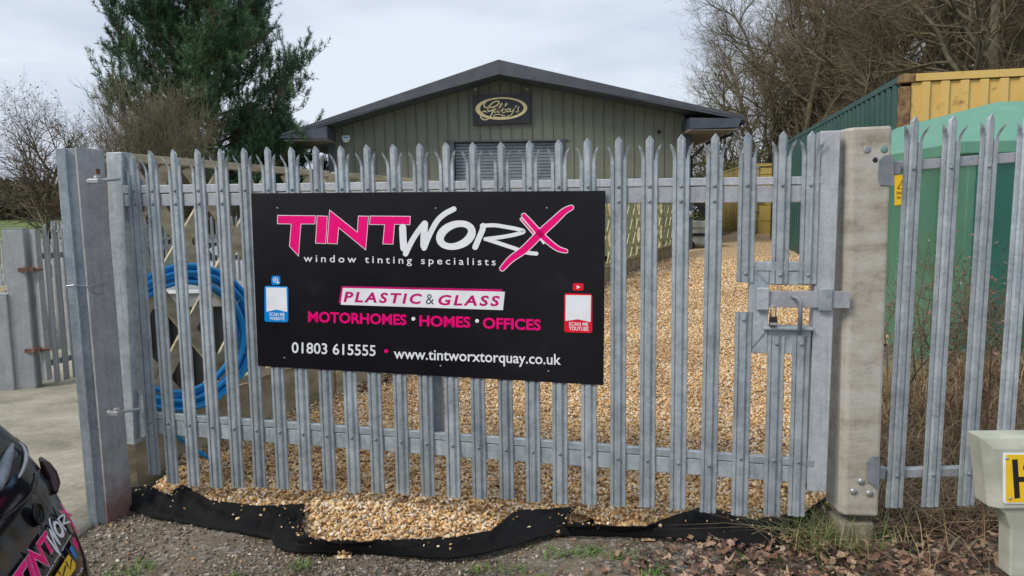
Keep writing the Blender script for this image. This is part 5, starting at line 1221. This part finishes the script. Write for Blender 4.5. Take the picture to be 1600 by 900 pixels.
STRAW = [(0, (.10,.06,.035)), (.35, (.22,.14,.075)), (.7, (.36,.26,.14)), (.92, (.46,.36,.21)), (1, (.16,.19,.05))]
def mound(x, y): return gz(x, y)+.42*np.exp(-((x-3.6)/1.2)**2-((y-4.7)/.75)**2)+.02
n = 26000; x = rng.uniform(1.72, 5.6, n); y = rng.uniform(3.3, 6.1, n); ok = (x > rightX(y)+.05-.25*(y < 3.6)) & (x > 1.78); x, y = x[ok], y[ok]; n = len(x)
grid('grass_bank', lin((1.6,5.9,.1)), lin((3.15,6.3,.1)), lambda X, Y: mound(X, Y)-.03, EARTH, lambda x, y: x > rightX(y)+.02)
blades('dead_grass', 'matted dead straw coloured grass between the right fence and the kiosk', np.stack([x, y, mound(x, y)-.02], 1), rng.uniform(.06, .30, n), rng.uniform(.3, 2.2, n), rng.uniform(.003, .007, n), STRAW)
n = 500; cx = rng.normal(0, .12, n); cy = rng.normal(0, .09, n); 
TG = np.array([1.50, 3.22]); blades('grass_tuft', 'long green and straw grass tuft at the foot of the pale gate post', np.stack([TG[0]+cx-.0, TG[1]+cy, np.full(n, .0)], 1), rng.uniform(.08, .24, n), rng.uniform(.3, 1.6, n), rng.uniform(.003, .006, n),
    [(0, (.06,.12,.02)), (.5, (.13,.20,.05)), (.8, (.30,.28,.12)), (1, (.42,.34,.2))])
n = 2200; ce = rng.uniform([-2.0, 2.35], [1.5, 3.2], (60, 2)); ci = rng.integers(0, 60, n); x = ce[ci, 0]+rng.normal(0, .04, n); y = ce[ci, 1]+rng.normal(0, .03, n); ok = y < edgeY(x)-.12; x, y = x[ok], y[ok]; n = len(x)
blades('weeds', 'small green weeds and moss dotted over the bare earth before the gate', np.stack([x, y, np.full(n, -.012)], 1), rng.uniform(.012, .045, n), rng.uniform(.5, 2.2, n), rng.uniform(.004, .010, n), [(0, (.05,.11,.015)), (.6, (.10,.20,.03)), (1, (.17,.24,.06))], 'weeds')
n = 260; x = rng.uniform(1.2, 3.2, n); y = rng.uniform(2.5, 3.9, n); blades('grass_stems', 'long dry grass stems lying through the leaf litter', np.stack([x, y, np.full(n, .02)], 1), rng.uniform(.12, .42, n), rng.uniform(.8, 2.6, n), rng.uniform(.0025, .0045, n), STRAW)
# leaf litter
def leaves(n, x, y, size, z0):
    k = 10; ang = np.linspace(0, 2*PI, k, endpoint=False); rad = np.array([1., .72, .85, .6, .75, .5, .75, .6, .85, .72]); base = np.stack([np.cos(ang)*rad, np.sin(ang)*rad*.62, np.zeros(k)], 1)
    V = np.zeros((n, k+1, 3)); V[:, :k] = base[None]*(1+.22*rng.normal(size=(n, k, 1))); curl = rng.uniform(-.2, .75, n); V[:, :k, 2] = curl[:, None]*(V[:, :k, 0]**2)*.7+rng.uniform(-.2, .7, n)[:, None]*V[:, :k, 1]**2+rng.normal(size=(n, k))*.10
    V *= size[:, None, None]; a = rng.random(n)*2*PI; tx = rng.normal(0, .55, n); ty = rng.normal(0, .45, n); ca, sa = np.cos(a), np.sin(a)
    X = V[..., 0]*ca[:, None]-V[..., 1]*sa[:, None]; Yv = V[..., 0]*sa[:, None]+V[..., 1]*ca[:, None]; Z = V[..., 2]+X*np.sin(tx)[:, None]*.7+Yv*np.sin(ty)[:, None]*.7
    W = np.stack([X+x[:, None], Yv+y[:, None], Z+z0[:, None]], -1); f = np.array([(j, (j+1) % k, k) for j in range(k)]); return W.reshape(-1, 3), (f[None]+np.arange(n)[:, None, None]*(k+1)).reshape(-1, 3)
n = 24000; x = rng.uniform(-.4, 5.2, n); y = rng.uniform(2.2, 4.6, n)
den = np.clip((x+.1-1.1*(y-2.9).clip(0))/1.1, .0, 1)**1.6; ok = (rng.random(n) < den) & ((x > 1.72) | (y < edgeY(x)-.10)) & ~isgravel(x, y) & (y < 3.7+.3*(x-1.8)); x, y = x[ok], y[ok]; n = len(x)
V, F = leaves(n, x, y, rng.uniform(.012, .036, n), gz(x, y)+rng.uniform(.0, .045, n)*den[ok]+.002)
LEAFM = stonemat('dry leaves', [(0, (.035,.018,.013)), (.25, (.09,.048,.034)), (.5, (.19,.11,.075)), (.75, (.33,.21,.145)), (.9, (.45,.33,.24)), (1, (.22,.20,.15))])
tag(link('leaf_litter', fast('leaf_litter', V, F), LEAFM), 'brown fallen leaves heaped below the right fence and round its post', 'leaves', kind='stuff')
n = 1500; ss = rng.uniform(.8, 9, n); of = np.abs(rng.normal(0, .13, n))+.06; x = T0[0]+TD[0]*ss+TN[0]*of; y = T0[1]+TD[1]*ss+TN[1]*of; kp = (vnoise(x, y, 1.7, 9) > .05); x, y = x[kp], y[kp]; x = np.concatenate([x, rng.uniform(-1.3, 1.8, 200)]); y = np.concatenate([y, rng.uniform(3.6, 7, 200)]); n = len(x); V, F = leaves(n, x, y, rng.uniform(.012, .03, n), gravz(x, y)+.008); tag(link('scattered_leaves', fast('scattered_leaves', V, F), LEAFM), 'a few dark fallen leaves scattered on the golden gravel', 'leaves', kind='stuff')
# thin shrub stems behind the right fence, with catkin buds
sh_ = bare_tree(41, 1.5, .008, [(5, .35, 20, 50), (4, .4, 20, 50)], stems=4, first=.3, up=.6, rmin=.0018)
for px, Y, sc, lab in ((1400, 4.6, .85, 'thin leafless shrub between the pale post and the first fence pale'), (1440, 5.0, 1., 'thin leafless shrub with white buds in front of the light kiosk side'), (1545, 4.9, .8, 'dark thorny stems at the kiosk corner')):
    t = place_tree('leafless_shrub', lab, sh_, (at(px, 500, Y)[0], Y, .1), px, sc, BARK, TWIG, None, 'shrub'); tp2 = sh_[3]; link('buds', leafcloud('buds', tp2[::2], np.full(len(tp2[::2]), .014)), RUSL if px > 1500 else DULLW, t)
br = bare_tree(42, 1.1, .007, [(6, .6, 40, 90), (5, .5, 30, 80)], stems=10, first=.2, up=-.8, wob=.3, rmin=.002)
for px, Y, sc in ((1520, 5.3, 1.0), (1590, 5.1, 1.1), (1480, 5.5, .8), (1650, 5.2, 1.)):
    t = place_tree('bramble', {1520: 'tangled bramble arching at the kiosk corner', 1590: 'tangled bramble at the right edge before the kiosk', 1480: 'small bramble low on the light green kiosk side', 1650: 'bramble just beyond the right edge'}[px], br, (at(px, 500, Y)[0], Y, .25), px, sc, BARK, TWIG, 'brambles before the kiosk', 'bramble')
    link('leaves', leafcloud('leaves', br[3]+rng.normal(size=br[3].shape)*.02, np.full(len(br[3]), .035)), RUSL, t)
# sticks
for (a, b_, lab) in (((1505, 870), (1528, 842), 'thick dry stick leaning in the leaf litter'), ((1482, 862), (1500, 838), 'thinner dry stick beside the thick one')):
    A = gnd(*a, .02); B = gnd(*b_, .06); t = thing('dry_stick', lab, 'stick', A); mb = MB(); mb.tube([(0, 0, 0), tuple((B-A)*.5+np.array([0, 0, .01])), tuple(B-A)], [.006, .007, .006], 7); mb.build('stem', TWIG2, t, True)
A = gnd(1535, 848, 0); t = thing('thin_stake', 'thin dark upright stem in the leaves left of the hydrant marker', 'stem', A); mb = MB(); mb.tube([(0, 0, 0), (.0, .02, .3), (.01, .03, .95)], .004, 6); mb.build('stem', RUST, t)

# ---------------------------------------------------------------- light and sky
w = bpy.data.worlds.new('World'); S.world = w; w.use_nodes = True; nt = w.node_tree; bg = nt.nodes['Background']
sky = nt.nodes.new('ShaderNodeTexSky'); sky.sky_type = 'NISHITA'; sky.sun_disc = False; sky.sun_elevation = R_(42); sky.sun_rotation = R_(232); sky.air_density = 1.5; sky.dust_density = 3
tc = nt.nodes.new('ShaderNodeTexCoord'); mp = nt.nodes.new('ShaderNodeMapping'); mp.inputs['Scale'].default_value = (1.0, 1.0, 3.6); nt.links.new(tc.outputs['Generated'], mp.inputs[0])
nn = noise(nt, mp.outputs[0], 1.7, 5, .55); cl_ = ramp(nt, [(.36, (3.3,3.7,4.6)), (.5, (4.15,4.6,5.45)), (.62, (5.1,5.5,6.2))], nn)
nt.links.new(mixc(nt, .90, sky.outputs[0], cl_), bg.inputs[0]); bg.inputs[1].default_value = .1
sl = bpy.data.lights.new('sun', 'SUN'); sl.energy = 1.5; sl.angle = R_(18); sl.color = (1, .93, .83); so = bpy.data.objects.new('sun', sl); COL.objects.link(so)
el, azr = R_(42), R_(232)
sd = Vector((math.sin(azr)*math.cos(el), math.cos(azr)*math.cos(el), math.sin(el))); so.rotation_euler = sd.to_track_quat('Z', 'Y').to_euler()
S.view_settings.view_transform = 'Standard'; S.view_settings.look = 'None'; S.view_settings.gamma = 1; S.view_settings.exposure = .68; S.view_settings.use_curve_mapping = False
S.render.engine = 'CYCLES'; S.cycles.max_bounces = 5
